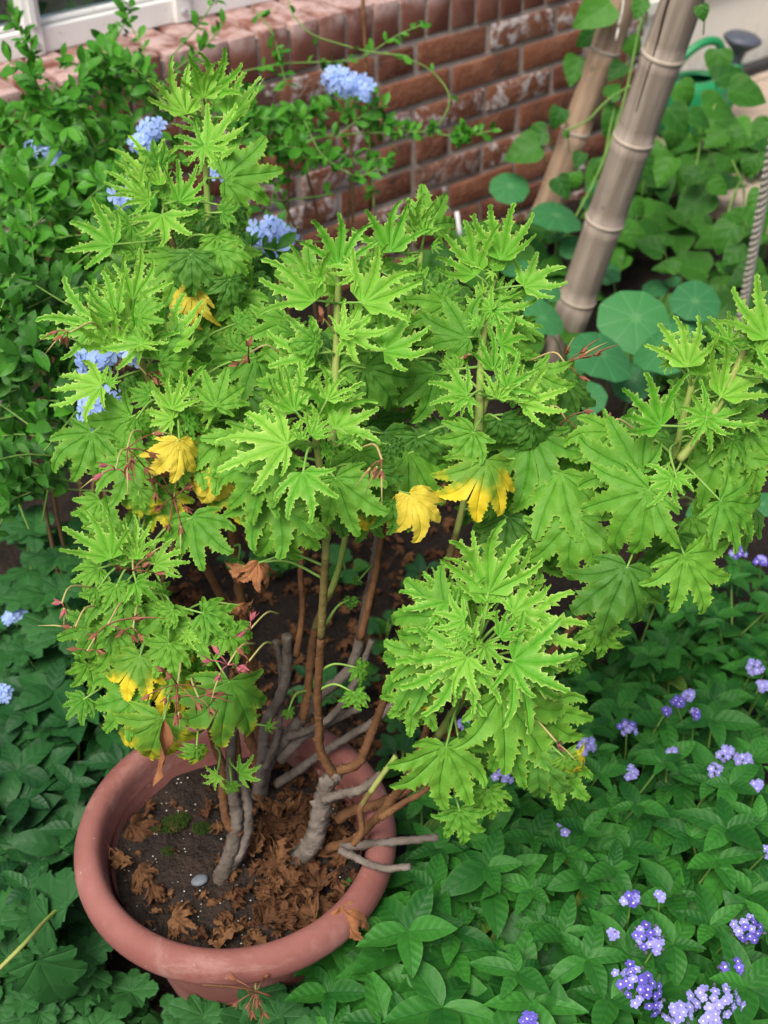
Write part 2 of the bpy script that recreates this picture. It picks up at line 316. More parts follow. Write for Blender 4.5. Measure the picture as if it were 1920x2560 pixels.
# ------------------------------------------------------------------ brick wall
ZL1 = .567; ZTOP = .6725; UEND = .84; USTART = -2.1; UV0 = .062
def brick_wall():
    root = empty('brick_wall', wp(-.6, .1, 0), 'red brick garden wall with brick-on-edge coping below the white window frame', 'wall')
    V, F = box_data(USTART + .01, UEND - .012, .006, .205, -.05, ZTOP - .012); link('mortar', mesh('mortar', V, F, M['mortar'], False), Matrix(), root)
    r = random.Random(11)
    def variants(lx, ly, lz, n, mat):
        out = []
        for k in range(n):
            bm = bmesh.new(); bmesh.ops.create_cube(bm, size=1)
            for v in bm.verts: v.co = Vector((v.co.x * lx + r.uniform(-.0025, .0025), v.co.y * ly, v.co.z * lz + r.uniform(-.002, .002)))
            bmesh.ops.bevel(bm, geom=list(bm.edges), offset=.003, segments=2, affect='EDGES', profile=.5)
            me = bpy.data.meshes.new('brick'); bm.to_mesh(me); bm.free(); me.materials.append(mat)
            me.polygons.foreach_set('use_smooth', [True] * len(me.polygons)); out.append(me)
        return out
    rot = Matrix.Rotation(YAW, 4, 'Z')
    st = variants(.210, .10, .0615, 5, M['brick']); hd = variants(.098, .10, .0615, 3, M['brick']); cp = variants(.0645, .215, .1, 5, M['coping'])
    def put(me, u, v, z, jit=1):
        Mx = Matrix.Translation(wp(u, v + r.uniform(-.003, .0025), z)) @ rot @ Matrix.Rotation(r.uniform(-.012, .012) * jit, 4, 'Y') @ Matrix.Rotation(r.uniform(-.01, .01), 4, 'Z')
        link('brick', me, Mx, root)
    for c in range(8):
        z = ZL1 - .005 - .0325 - .075 * c - .001
        off = UV0 if c % 2 == 0 else UV0 + .1125
        k = math.floor((USTART - off) / .225)
        while True:
            u0 = off + k * .225; k += 1
            if u0 > UEND - .05: break
            if u0 < USTART: continue
            if u0 + .225 > UEND + .01:
                if u0 + .1125 < UEND + .02: put(r.choice(hd), u0 + .0563, .05, z)
                continue
            if c in (0, 3) and k % 4 == 0:
                put(r.choice(hd), u0 + .0563, .05, z); put(r.choice(hd), u0 + .1687, .05, z); continue
            put(r.choice(st), u0 + .1125, .05, z)
    u = USTART + .04
    while u < UEND:
        put(r.choice(cp), u, .1075, ZL1 + .0055 + .05, .6); u += .0755
brick_wall()
# ------------------------------------------------------------------ greenhouse window standing on the wall
def window():
    vf = .156; root = empty('greenhouse_window', wp(-1.0, vf, ZTOP), 'white framed greenhouse window standing on the brick coping', 'window')
    um1 = onwall(76, 60, vf)[0]; um2 = onwall(452, 20, vf)[0]; du = um2 - um1
    wallbox('bottom_rail', USTART, UEND, vf, vf + .05, ZTOP + .001, ZTOP + .05, M['white'], root)
    wallbox('rail_bead', USTART, UEND, vf + .012, vf + .04, ZTOP + .0515, ZTOP + .062, M['white'], root, .004)
    k = -1
    while um1 + k * du < UEND:
        u = um1 + k * du
        if u > USTART:
            wallbox('mullion', u - .018, u + .018, vf - .012, vf + .047, ZTOP + .002, 2.1, M['white'], root)
            wallbox('mullion_bead', u - .007, u + .007, vf - .02, vf - .0125, ZTOP + .06, 2.1, M['white'], root, .002)
            b = bmesh.new(); bmesh.ops.create_cone(b, segments=12, radius1=.008, radius2=.006, depth=.008, cap_ends=True); me = bpy.data.meshes.new('bolt'); b.to_mesh(me); b.free(); me.materials.append(M['bolt'])
            link('bolt', me, Matrix.Translation(wp(u, vf - .0165, ZTOP + .025)) @ Matrix.Rotation(YAW, 4, 'Z') @ Matrix.Rotation(R(90), 4, 'X'), root)
            u2 = min(u + du, UEND)
            wallbox('pane', u + .0185, u2 - .0185, vf + .022, vf + .026, ZTOP + .0625, 2.1, M['glass'], root, 0)
        k += 1
window()
def white_boards():
    v = (onz(1850, 165, .07) - WO).dot(WN); root = empty('white_board_wall', wp(1.5, v, 0), 'weathered white timber boards with grime along the foot beside the paving', 'wall')
    u = UEND - .1; n = 0
    while u < 3.2:
        wallbox('board', u + .002, u + .338, v + (n % 2) * .002, v + .04, .06, 1.9, M['panel'], root, .003); u += .34; n += 1
    wallbox('batten', UEND - .1, 3.2, v - .018, v - .001, .33, .37, M['panel'], root, .004)
    wallbox('threshold', UEND + .3, 3.2, v - .06, v - .0195, .056, .085, M['threshold'], root, .004)
white_boards()
# ================================================================== leaf meshes
def palm(lobes, sinus, teeth, tooth, hw, seed, bend=.4, cup=.1, pleat=.25, lat=.1, ruf=.03, sec=.0, rnd_tip=False, twist=0, name='leaf', mat=None, crumple=0):
    """palmate leaf blade, base at origin, middle lobe along +Y, unit length"""
    r = random.Random(seed); V = []; LC = []; F = []; idx = {}
    lobes = sorted([(R(a + r.uniform(-4, 4)), l * r.uniform(.93, 1.07)) for a, l in lobes])
    n = len(lobes); bd = []
    for k in range(n + 1):
        if k == 0: bd.append((lobes[0][0] - R(32), lobes[0][1] * .30))
        elif k == n: bd.append((lobes[-1][0] + R(32), lobes[-1][1] * .30))
        else: bd.append(((lobes[k - 1][0] + lobes[k][0]) / 2, sinus * r.uniform(.8, 1.15) * min(lobes[k - 1][1], lobes[k][1])))
    def add(p, z, lc):
        key = (round(p[0], 4), round(p[1], 4))
        if key in idx: return idx[key]
        idx[key] = len(V); V.append((p[0], p[1], z)); LC.append(lc); return idx[key]
    for k, (a, l) in enumerate(lobes):
        kc = r.uniform(-.22, .22) if not rnd_tip else 0
        for side in (0, 1):
            ba, br = bd[k + side]; sg = 1 if side else -1
            da = abs(ba - a); us = br * math.cos(da); vs = br * math.sin(da)
            B = [(us * .5, vs * .5), (us, vs)]
            if rnd_tip: env = lambda q: vs * (1 - q) + hw * l * math.sin(math.pi * min(1, q) ** 1.1) if q < .9 else hw * l * .3
            else: env = lambda q: (hw * l + (vs - hw * l) * max(0, 1 - q / .22) ** 2) * max(0, 1 - q) ** .55
            for i in range(teeth):
                q = (i + .62 + r.uniform(-.1, .1)) / teeth * .93; q2 = (i + 1) / teeth * .93
                big = 1 + sec * (1.5 if i == teeth // 3 else .25 if i < teeth // 3 else 0)
                B.append((us + (l - us) * (q + .022 + .022 * big), env(q) + tooth * l * big * r.uniform(.75, 1.25)))
                B.append((us + (l - us) * (q2 + .012 + .012 * big), max(.006, env(q2))))
            B.append((l, 0.0))
            prev = None
            for j, (u, v) in enumerate(B):
                um = max(.02, min(l, u - .75 * v)) if j < len(B) - 1 else l
                row = []
                for t in (0, .5, .9, 1):
                    uu = um + (u - um) * t; vv = v * t
                    ae = a + kc * max(0, (uu / l - .45) / .55) ** 2; ax = (math.sin(ae), math.cos(ae))
                    x = ax[0] * uu + sg * ax[1] * vv; y = ax[1] * uu - sg * ax[0] * vv
                    z = pleat * vv - (.008 if t == 0 else 0)
                    if j > 1 and t == 1: z += r.uniform(-ruf, ruf)
                    row.append(add((x, y), z, (uu / max(l, .01), t * (.6 if j == 0 else .78 if j == 1 else 1), um + .05 * k)))
                o = add((0, 0), 0, (0, .3, 0))
                if prev is None:
                    for i in range(3):
                        f = [o, row[i], row[i + 1]]
                        if len(set(f)) == 3: F.append(tuple(f if sg > 0 else f[::-1]))
                else:
                    for i in range(3):
                        f = [prev[i], row[i], row[i + 1], prev[i + 1]]
                        ff = []
                        for q_ in f:
                            if q_ not in ff: ff.append(q_)
                        if len(ff) > 2: F.append(tuple(ff if sg > 0 else ff[::-1]))
                prev = row
    out = []
    for x, y, z in V:
        rr = math.hypot(x, y); z += cup * rr * rr - lat * x * x
        if crumple:
            z += crumple * mnoise.noise(Vector((x * 3.1 + seed, y * 3.1, 0))) + crumple * .5 * mnoise.noise(Vector((x * 8 + seed, y * 8, 4)))
        if twist:
            an = twist * y; x, z = x * math.cos(an) - z * math.sin(an), x * math.sin(an) + z * math.cos(an)
        if abs(bend) > 1e-3:                       # roll the blade about X along its length
            an = bend * y; rad = 1 / bend; y, z = (rad - z) * math.sin(an) if False else rad * math.sin(an) + z * math.sin(an), z * math.cos(an) - rad * (1 - math.cos(an))
        out.append((x, y, z))
    F = [f[::-1] for f in F]
    me = mesh(name, out, F, mat, True, LC); return me
def blade(prof, seed, bend=.5, fold=.25, wav=.02, mat=None, ns=9, name='leaf', lat=5, tw=0):
    """simple entire leaf: prof(t) half width, length 1 along +Y"""
    r = random.Random(seed); V = []; LC = []; F = []
    ts = [i / ns for i in range(ns + 1)]; ls = [-1, -.5, 0, .5, 1] if lat == 5 else [-1, 0, 1]; m = len(ls)
    for t in ts:
        w = max(.004, prof(t))
        for s in ls:
            x = w * s; y = t - .1 * abs(s) * w; z = fold * abs(x) + (wav * math.sin(t * 17 + s * 2 + seed) if abs(s) == 1 else 0)
            if tw: an = tw * t; x, z = x * math.cos(an) - z * math.sin(an), x * math.sin(an) + z * math.cos(an)
            an = bend * y; rad = 1 / bend; y, z = rad * math.sin(an) + z * math.sin(an), z * math.cos(an) - rad * (1 - math.cos(an))
            V.append((x, y, z)); LC.append((t, abs(s), t - .95 * abs(s) * w))
    for i in range(ns):
        for k in range(m - 1): F.append((i * m + k, i * m + k + 1, (i + 1) * m + k + 1, (i + 1) * m + k))
    return mesh(name, V, F, mat, True, LC)
def round_leaf(seed, mat, name='leaf', wav=.05, dish=-.12):
    """shield leaf: veins radiate from the centre; unit radius"""
    r = random.Random(seed); V = [(0, 0, -.03)]; LC = [(0, 0, 0)]; F = []; n = 45; ph = r.uniform(0, 6)
    for j, t in enumerate((.12, .45, .75, 1)):
        for i in range(n):
            a = 2 * math.pi * i / n; k = a / (2 * math.pi) * 9; d = abs(k - round(k)) * 2
            rad = t * (1 + (.05 * (1 - d) - .03) * t + .07 * math.cos(a + .4)) * (1 + .03 * math.sin(3 * a + ph))
            V.append((rad * math.cos(a), rad * math.sin(a), dish * t * t + wav * t * t * math.sin(2 * a + ph) + .02 * t * d)); LC.append((t, d if j else 0, 0))
    for i in range(n): F.append((0, 1 + i, 1 + (i + 1) % n))
    for j in range(3):
        for i in range(n): a, b = 1 + j * n, 1 + (j + 1) * n; F.append((a + i, b + i, b + (i + 1) % n, a + (i + 1) % n))
    return mesh(name, V, F, mat, True, LC)
heart = lambda t: .46 * math.sin(math.pi * min(1, t * .93 + .07) ** .62) ** .85 * (1 - .12 * t)
ovate = lambda t: .245 * math.sin(math.pi * t ** .82) ** .9 + .002
lance = lambda t: .185 * math.sin(math.pi * t ** .8) ** .95 + .002
spat = lambda t: .21 * math.sin(math.pi * t ** 1.25) ** .8 + .004
YL = [(0, 1), (36, .94), (-36, .94), (74, .74), (-74, .74)]
YL2 = [(0, 1), (32, .95), (-33, .95), (64, .80), (-66, .80), (100, .46), (-100, .46)]
ML = [(0, 1), (33, .95), (-33, .95), (66, .80), (-66, .80), (102, .50), (-102, .50)]
HL = [(0, 1), (30, .92), (-30, .92), (60, .74), (-60, .74), (96, .48), (-96, .48)]
LEAF = {}
LEAF['y'] = [palm(YL if k % 2 else YL2, .35 + .03 * (k % 4), 6, .027, .074 + .01 * (k % 3), 100 + k, bend=[.35, .1, .6, -.2, .5, .25, .8][k % 7], cup=[.12, .2, .0, .16, .06, .25, -.05][k % 7], pleat=.2, lat=[.0, -.2, .2, -.3, .1, -.15, .3][k % 7], ruf=.02, sec=1.2, crumple=.035, mat=M['y'], twist=[0, .3, -.3, .15, -.2, .4, 0][k % 7]) for k in range(21)]
FN = [(0, 1), (27, .96), (-28, .96), (55, .84), (-56, .84)]
LEAF['f'] = [palm(FN, .36 + .04 * (k % 3), 6, .027, .066, 150 + k, bend=[-.3, .1, -.6, .3, -.15][k % 5], cup=[.1, .2, .05, .15, .25][k % 5], pleat=.25, lat=[-.5, -.9, -.2, -.6, -1.1][k % 5], ruf=.02, sec=1.3, crumple=.04, mat=M['y'], twist=[0, .35, -.35, .2, -.2][k % 5]) for k in range(15)]
LEAF['m'] = [palm(ML, .56 + .02 * (k % 3), 6, .026, .15, 200 + k, bend=[.5, .8, .3, 1.1, .6][k % 5], cup=.0, pleat=.18, lat=[.3, .15, .5, .2, -.1][k % 5], ruf=.018, sec=1.0, crumple=.04, mat=M['m'], twist=[0, .3, -.3, .2, -.2][k % 5]) for k in range(10)]
LEAF['o'] = [palm(HL, .64, 6, .024, .165, 300 + k, bend=[.9, 1.2, .7, 1.4][k % 4], cup=-.05, pleat=.18, lat=[.7, .5, .9, .6][k % 4], ruf=.016, sec=.9, crumple=.05, mat=M['o'], twist=[.2, -.2, .4, 0][k % 4]) for k in range(8)]
LEAF['P'] = [palm(HL, .64, 6, .022, .165, 400 + k, bend=[.8, 1.1, .6, 1.2][k], cup=-.05, pleat=.2, lat=.9, ruf=.013, sec=.6, mat=M['P'], crumple=.05) for k in range(4)]
LEAF['Y'] = [palm(HL, .66, 5, .02, .17, 500 + k, bend=[.8, 1.1, .6][k], cup=-.1, pleat=.2, lat=1.3, ruf=.013, sec=.5, mat=M['Y'], crumple=.06) for k in range(3)]
LEAF['B'] = [palm(HL[:5], .5, 4, .02, .12, 600 + k, bend=[.9, 1.3, .7][k], cup=-.1, pleat=.2, lat=2.2, ruf=.02, sec=.4, mat=M['B'], crumple=.16) for k in range(3)]
LEAF['L'] = [palm(ML if k % 2 else YL, .48, 4, .02, .11, 700 + k, bend=[1.6, -1.8, .8, 2.6, -1.2, 2.0][k], cup=0, pleat=.1, lat=[1.2, -1.2, .5][k % 3], ruf=.03, sec=.5, mat=M['L'], crumple=.28) for k in range(6)]
LEAF['S'] = [blade(lambda t: .10 * math.sin(math.pi * t ** .7) ** .8 + .006, 5 + k, .7, .8, .03, M['Y' if k else 'B'], tw=[2.2, 1.5][k]) for k in range(2)]
LEAF['h'] = [blade(ovate if k % 3 else lance, 20 + k, [.5, .9, .3, 1.2, .7, .15][k % 6], [.3, .2, .4][k % 3], .012, M['h'], tw=[0, .3, -.3][k % 3]) for k in range(9)]
LEAF['hy'] = [blade(ovate, 33, .7, .25, .02, M['hy'])]
LEAF['hd'] = [blade(ovate, 40 + k, [.5, .9, .3, 1.1][k], .25, .015, M['hd'], tw=[0, .3, -.2, .1][k]) for k in range(4)]
CL = [(0, 1), (42, .72), (-42, .72), (80, .46), (-80, .46)]
LEAF['c'] = [palm(CL, .62, 3, .045, .17, 800 + k, bend=[.5, .8, .3][k], cup=0, pleat=.12, lat=.3, ruf=.02, rnd_tip=True, mat=M['c']) for k in range(3)]
LEAF['p'] = [blade(spat, 60 + k, [.4, .8, -.3, .6][k], .3, .01, M['p'], ns=6, lat=3, tw=[0, .3, -.3, .2][k]) for k in range(4)]
LEAF['pd'] = [blade(spat, 70 + k, [.4, .8, -.3, .6][k], .3, .01, M['pd'], ns=6, lat=3, tw=[0, .3, -.3, .2][k]) for k in range(4)]
LEAF['n'] = [round_leaf(80 + k, M['n'], wav=[.05, .1, .16][k]) for k in range(3)]
LEAF['b'] = [blade(heart, 90 + k, [.5, .9, .3, 1.2][k], [.25, .15, .35, .2][k], .02, M['b'], tw=[0, .3, -.3, .2][k]) for k in range(4)]
def np_mesh(me):
    n = len(me.vertices); v = np.empty(n * 3, np.float32); me.vertices.foreach_get('co', v); lc = np.empty(n * 3, np.float32); me.attributes['lc'].data.foreach_get('vector', lc)
    return v.reshape(-1, 3), lc.reshape(-1, 3), [tuple(p.vertices) for p in me.polygons]
_npc = {}
def merged(name, items, mat, parent):
    """far or countless leaves joined into one part"""
    VV, LL, RR, FF = [], [], [], []; off = 0; r = random.Random(5)
    for me, Mx in items:
        if me.name not in _npc: _npc[me.name] = np_mesh(me)
        v, lc, f = _npc[me.name]; A = np.array(Mx, dtype=np.float32)
        VV.append(v @ A[:3, :3].T + A[:3, 3]); LL.append(lc); RR.append(np.full(len(v), r.random(), np.float32)); FF += [tuple(i + off for i in p) for p in f]; off += len(v)
    me = mesh(name, np.concatenate(VV).tolist(), FF, mat, True, np.concatenate(LL), np.concatenate(RR))
    o = link(name, me, Matrix(), parent); o['kind'] = 'stuff'; return o
def foliage(items, parent, mat, limit=290):
    """items: (mesh, matrix); the leaves that show largest become parts, the rest one mass"""
    def size(it):
        p = it[1].translation; Z = (p - CAM).dot(FW)
        x = (p - CAM).x / Z * FPX + 960; y = 1280 - (p - CAM).dot(UPC) / Z * FPX
        return it[1].to_scale()[1] / Z * (1 if -80 < x < 2000 and -80 < y < 2640 else .05)
    items = sorted(items, key=size, reverse=True)
    for me, Mx in items[:limit]: link('leaf', me, Mx, parent)
    if items[limit:]: merged('foliage', items[limit:], mat, parent)
# ================================================================== terracotta pot
POTC = onz(588, 2063, .30); POTC = Vector((POTC.x, POTC.y, 0)); RR_ = .1935
def lathe(prof, n=72, wob=.0):
    V = []; F = []; m = len(prof)
    for i in range(n):
        a = 2 * math.pi * i / n
        for rr, z in prof: V.append((rr * math.cos(a), rr * math.sin(a), z))
    for i in range(n):
        for j in range(m - 1): F.append((i * m + j, ((i + 1) % n) * m + j, ((i + 1) % n) * m + j + 1, i * m + j + 1))
    return V, F
pot = empty('terracotta_pot', POTC, 'large round terracotta pot with a thick rolled rim', 'pot')
TP = Matrix.Translation(POTC)
body = [(.0, .004), (.098, .004), (.104, .010), (.108, .03), (.148, .235), (.152, .2625)]
link('body', mesh('body', *lathe(body), M['terracotta']), TP, pot)
rim = [(.1465, .225), (.1545, .25), (.1585, .280), (.1605, .291), (.1645, .2975), (.170, .3005), (.177, .300), (.184, .2965), (.1895, .2905), (.1925, .283), (.1935, .2755), (.1928, .269), (.190, .2645), (.185, .2625), (.165, .2615), (.158, .260)]
link('rim', mesh('rim', *lathe(rim, 96), M['terracotta']), TP, pot)
def soil_top():
    V = []; F = []; nr, na = 26, 80
    for i in range(nr + 1):
        for k in range(na):
            rr = .1545 * i / nr; a = 2 * math.pi * k / na; x, y = rr * math.cos(a), rr * math.sin(a)
            h = .2435 + .010 * mnoise.noise(Vector((x * 16, y * 16, 1))) + .006 * mnoise.noise(Vector((x * 60, y * 60, 3))) + .004 * mnoise.noise(Vector((x * 140, y * 140, 5)))
            V.append((x, y, h))
    for i in range(nr):
        for k in range(na): F.append((i * na + k, (i + 1) * na + k, (i + 1) * na + (k + 1) % na, i * na + (k + 1) % na))
    return mesh('potting_soil', V, F, M['potsoil'])
soil_o = link('potting_soil', soil_top(), TP, pot)
SOILZ = .246
def specks():
    r = random.Random(2); V = []; F = []
    for i in range(170):
        a = r.uniform(0, 6.3); q = .145 * math.sqrt(r.random()); x, y = q * math.cos(a), q * math.sin(a)
        s = r.uniform(.0005, .0013); h = .2445 + .010 * mnoise.noise(Vector((x * 16, y * 16, 1))) + .006 * mnoise.noise(Vector((x * 60, y * 60, 3)))
        o = len(V); V += [(x + s, y, h), (x, y + s, h), (x - s, y, h), (x, y - s, h), (x, y, h + s), (x, y, h - s)]
        F += [(o, o + 1, o + 4), (o + 1, o + 2, o + 4), (o + 2, o + 3, o + 4), (o + 3, o, o + 4)]
    o = link('perlite_specks', mesh('perlite_specks', V, F, M['perlite'], False), TP, soil_o); o['kind'] = 'stuff'
    V = []; F = []
    for cx, cy, cr in ((433, 2060, .017), (505, 2070, .012), (420, 2130, .010), (395, 2075, .009), (455, 2045, .011)):
        c = onz(cx, cy, SOILZ) - POTC
        for i in range(260):
            a = r.uniform(0, 6.3); q = cr * math.sqrt(r.random()); x, y = c.x + q * math.cos(a), c.y + q * math.sin(a) * .8; h = SOILZ - c.z * 0 + .002 * r.random() + .004 * (1 - q / cr); s = r.uniform(.0008, .0018)
            o = len(V); V += [(x - s, y, h - .003), (x + s, y, h - .003), (x, y + s, h - .003), (x + r.uniform(-s, s), y, h + s)]; F += [(o, o + 1, o + 3), (o + 1, o + 2, o + 3), (o + 2, o, o + 3)]
    o = link('moss', mesh('moss', V, F, M['moss']), TP, soil_o); o['kind'] = 'stuff'
specks()
def pebble():
    bm = bmesh.new(); bmesh.ops.create_icosphere(bm, subdivisions=2, radius=1)
    for v in bm.verts: v.co = Vector((v.co.x * .011, v.co.y * .008, v.co.z * .004)) * (1 + .15 * mnoise.noise(v.co * 2))
    me = bpy.data.meshes.new('pebble'); bm.to_mesh(me); bm.free(); me.materials.append(M['pebble']); me.polygons.foreach_set('use_smooth', [True] * len(me.polygons))
    o = link('pebble', me, Matrix.Translation(onz(499, 2200, SOILZ + .004)) @ Matrix.Rotation(.5, 4, 'Z')); tag(o, 'flat grey pebble on the pot soil beside a stem', 'pebble')
pebble()
# ------------------------------------------------------------------ fallen dry leaves
def litter():
    r = random.Random(21); G = 'dry brown leaves fallen in the pot'
    spots = [(325, 2060, 380, 2090, .052, 'curled rust brown leaf lying alone on the dark soil by the pot wall'), (700, 2010, 690, 2080, .05, 0), (770, 1990, 790, 2040, .05, 0), (640, 2110, 600, 2080, .045, 0), (620, 2120, 660, 2160, .04, 0),
             (740, 2190, 700, 2215, .05, 0), (720, 2220, 760, 2250, .04, 0), (800, 2215, 780, 2180, .04, 0), (590, 2330, 560, 2310, .04, 0), (640, 2350, 670, 2330, .035, 0), (860, 2240, 820, 2255, .04, 0), (670, 2060, 700, 2050, .045, 0),
             (345, 2170, 380, 2190, .035, 0), (310, 2140, 290, 2170, .03, 0), (430, 2290, 460, 2300, .035, 0), (660, 2270, 630, 2285, .035, 0), (790, 2300, 760, 2290, .04, 0), (380, 2220, 410, 2230, .03, 0), (770, 2090, 800, 2070, .04, 0), (690, 2150, 720, 2140, .035, 0)]
    for i in range(34):
        a = r.uniform(-1.4, .9); q = .13 * math.sqrt(r.random()); p = Vector((POTC.x + .03 + q * math.cos(a) * .8, POTC.y - .02 + q * math.sin(a), 0))
        if (p - POTC).length > .135: continue
        c = p - CAM; c.z = SOILZ - CAM.z; Z = c.dot(FW); x, y = 960 + c.x / Z * FPX, 1280 - c.dot(UPC) / Z * FPX
        spots.append((x, y, x + r.uniform(-40, 40), y + r.uniform(-40, 40), r.uniform(.022, .04), 0))
    for i, (bx, by, tx, ty, L, lab) in enumerate(spots):
        B = onz(bx, by, SOILZ + .009 + r.uniform(0, .008)); T = onz(tx, ty, SOILZ + .008 + r.uniform(0, .008)); N = Vector((r.uniform(-.35, .35), r.uniform(-.5, .2), 1))
        o = link('fallen_leaf', LEAF['L'][i % 6], frame(B, T - B, N, L)); tag(o, lab or 'crumpled brown dry leaf in the litter on the pot soil', 'dead leaf', None if lab else G)
    B = onz(850, 2268, .3045); T = at(905, 2362, (B - CAM).dot(FW) - .012)
    o = link('fallen_leaf', LEAF['B'][0], frame(B, T - B, Vector((.25, -.8, .6)), .058)); tag(o, 'dry tan leaf hooked over the outside of the pot rim', 'dead leaf')
    its = []
    for i in range(420):                                    # litter on the bed behind the pot
        q = onz(r.uniform(420, 1150), r.uniform(1150, 1900), .02); its.append((LEAF['L'][r.randrange(6)], frame(Vector((q.x, q.y, .022 + r.uniform(0, .012))), Vector((r.uniform(-1, 1), r.uniform(-1, 1), r.uniform(-.2, .3))), Vector((r.uniform(-.6, .6), r.uniform(-.6, .6), 1)), r.uniform(.01, .03))))
    o = merged('bed_litter', its, M['L'], None); tag(o, 'brown leaf litter lying on the bed behind the pot', 'leaf litter')
    root = empty('leaf_crumbs', Vector((POTC.x, POTC.y, SOILZ))); its = []
    for i in range(330):
        a = r.uniform(0, 6.3); q = .147 * math.sqrt(r.random()); x, y = q * math.cos(a), q * math.sin(a)
        if x < -.02 and r.random() < .72: continue
        its.append((LEAF['L'][r.randrange(6)], frame(Vector((POTC.x + x, POTC.y + y, SOILZ + r.uniform(.0, .008))), Vector((r.uniform(-1, 1), r.uniform(-1, 1), r.uniform(-.2, .3))), Vector((r.uniform(-.6, .6), r.uniform(-.6, .6), 1)), r.uniform(.008, .022))))
    bpy.data.objects.remove(root); o = merged('leaf_crumbs', its, M['L'], None); tag(o, 'small crumbled brown leaf bits strewn over the pot soil', 'leaf litter')
litter()
# ================================================================== the big scented geranium in the pot
PEL = empty('geranium_plant', Vector((POTC.x, POTC.y, SOILZ)), 'tall bright green geranium with jagged leaves growing in the terracotta pot', 'plant')
CR = {'A': (0, 0, .5787), '3': (0, 600, .4822), '4': (600, 450, .5425), '5': (1250, 600, .4974), '6': (0, 1200, .4822), '7': (150, 1700, .5726), '8': (850, 1250, .4521)}
def cx(c, x, y): o = CR[c]; return o[0] + x * o[2], o[1] + y * o[2]
def zsoil(px, py): p = onz(px, py, SOILZ - .01); return (p - CAM).dot(FW)
STEMS = []
def stem(pts, Zt, r0, r1, mat, Z0=None, name='stem', knob=.1, fade=None):
    """pts in photograph pixels from the soil (or a fork) to the tip; depth runs from the soil to Zt"""
    Z0 = Z0 or zsoil(*pts[0]); n = len(pts); acc = [0]
    for i in range(1, n): acc.append(acc[-1] + math.hypot(pts[i][0] - pts[i - 1][0], pts[i][1] - pts[i - 1][1]))
    P = [at(p[0], p[1], Z0 + (Zt - Z0) * (a / acc[-1]) ** .9) for p, a in zip(pts, acc)]
    if mat != 'bark': P = [q + FW * .022 * min(1, i / 3) for i, q in enumerate(P)]
    P = spline(P, 10); m = len(P); rnd = random.Random(m + int(pts[0][0]))
    rad = [(r0 + (r1 - r0) * (i / (m - 1)) ** .7) * (1 + (.05 if i % 4 == 0 else -.01)) for i in range(m)]
    def seg(i0, i1, mt, sp):
        V, F = tube_data(P[i0:i1 + 1], rad[i0:i1 + 1], 9, True, .15 if mt == 'bark' else knob, rnd)
        for i in range(i0 + 1, i1):                          # leaf scars and dried stipules
            if rnd.random() < sp:
                t = (P[i + 1] - P[i - 1]).normalized(); s = Quaternion(t, rnd.uniform(0, 6.3)) @ t.orthogonal().normalized(); w = t.cross(s); q = P[i] + s * rad[i] * .8; e = rad[i] * rnd.uniform(.35, .7); o = len(V)
                V += [q + w * e, q - w * e, q - t * e * 1.2, q + t * e * 1.2, q + s * e * 1.2 + t * e * .9]; F += [(o, o + 3, o + 4), (o + 3, o + 1, o + 4), (o + 1, o + 2, o + 4), (o + 2, o, o + 4)]
        link(name, mesh(name, V, F, M[mt]), Matrix(), PEL)
    if mat == 'stem_brown' and m > 40: c1, c2 = int(m * .55), int(m * .72); seg(0, c1, mat, .6); seg(c1, c2, 'stem_mid', .5); seg(c2, m - 1, 'stem_green', .2)
    else: seg(0, m - 1, mat, .6 if mat == 'stem_brown' else .12)
    STEMS.append(P); return P
G1, G2, G3 = (545, 2210), (648, 1995), (728, 2158)
stem([G1, (572, 2140), (591, 2060), (583, 1990), (575, 1930), (580, 1840), (600, 1700)], 1.46, .0105, .005, 'bark')
stem([(560, 2190), (605, 2120), (620, 2043), (612, 1980), (597, 1930), (570, 1800), (560, 1650)], 1.47, .008, .0045, 'bark', zsoil(*G1))
stem([(600, 2085), (566, 2060), (553, 1990), (551, 1929), (528, 1865), (500, 1740), (440, 1600), (360, 1480), (330, 1400)], 1.33, .006, .0035, 'stem_brown', 1.52)
stem([G2, (665, 1914), (710, 1850), (757, 1797), (800, 1740), (880, 1660), (920, 1500), (945, 1350), (960, 1200)], 1.42, .011, .0045, 'bark')
stem([G2, (658, 1880), (660, 1843), (668, 1800), (700, 1740), (716, 1680), (718, 1590)], 1.48, .0085, .0055, 'bark')
stem([G2, (640, 1900), (620, 1843), (622, 1790), (632, 1690), (610, 1560), (584, 1400), (580, 1250), (560, 950), (530, 700), (512, 480), (508, 330), (507, 215)], 1.48, .008, .0035, 'stem_brown')
stem([(660, 1900), (640, 1780), (600, 1600), (500, 1400), (440, 1200), (400, 1020), (350, 920), (328, 800)], 1.32, .007, .0035, 'stem_brown', 1.60)
stem([(640, 1780), (600, 1500), (560, 1250), (500, 1100), (440, 1030), (434, 985)], 1.33, .006, .0035, 'stem_brown', 1.56)
stem([(600, 1500), (560, 1100), (500, 800), (430, 620), (405, 520), (400, 420)], 1.42, .006, .003, 'stem_brown', 1.54)
stem([(690, 1960), (740, 1930), (791, 1893), (840, 1860), (889, 1832), (950, 1790), (1000, 1730), (1030, 1640)], 1.55, .0065, .0045, 'bark', zsoil(*G2))
stem([(700, 1900), (760, 1840), (830, 1800), (900, 1770)], 1.56, .0065, .005, 'bark', 1.6)
stem([G3, (780, 2112), (795, 2060), (808, 1998), (818, 1960), (845, 1928)], 1.49, .0135, .0095, 'bark')
stem([(835, 1940), (812, 1905), (797, 1872), (795, 1810), (791, 1757), (800, 1600), (808, 1450), (812, 1350), (800, 1200), (785, 1080)], 1.22, .0062, .0036, 'stem_brown', 1.49)
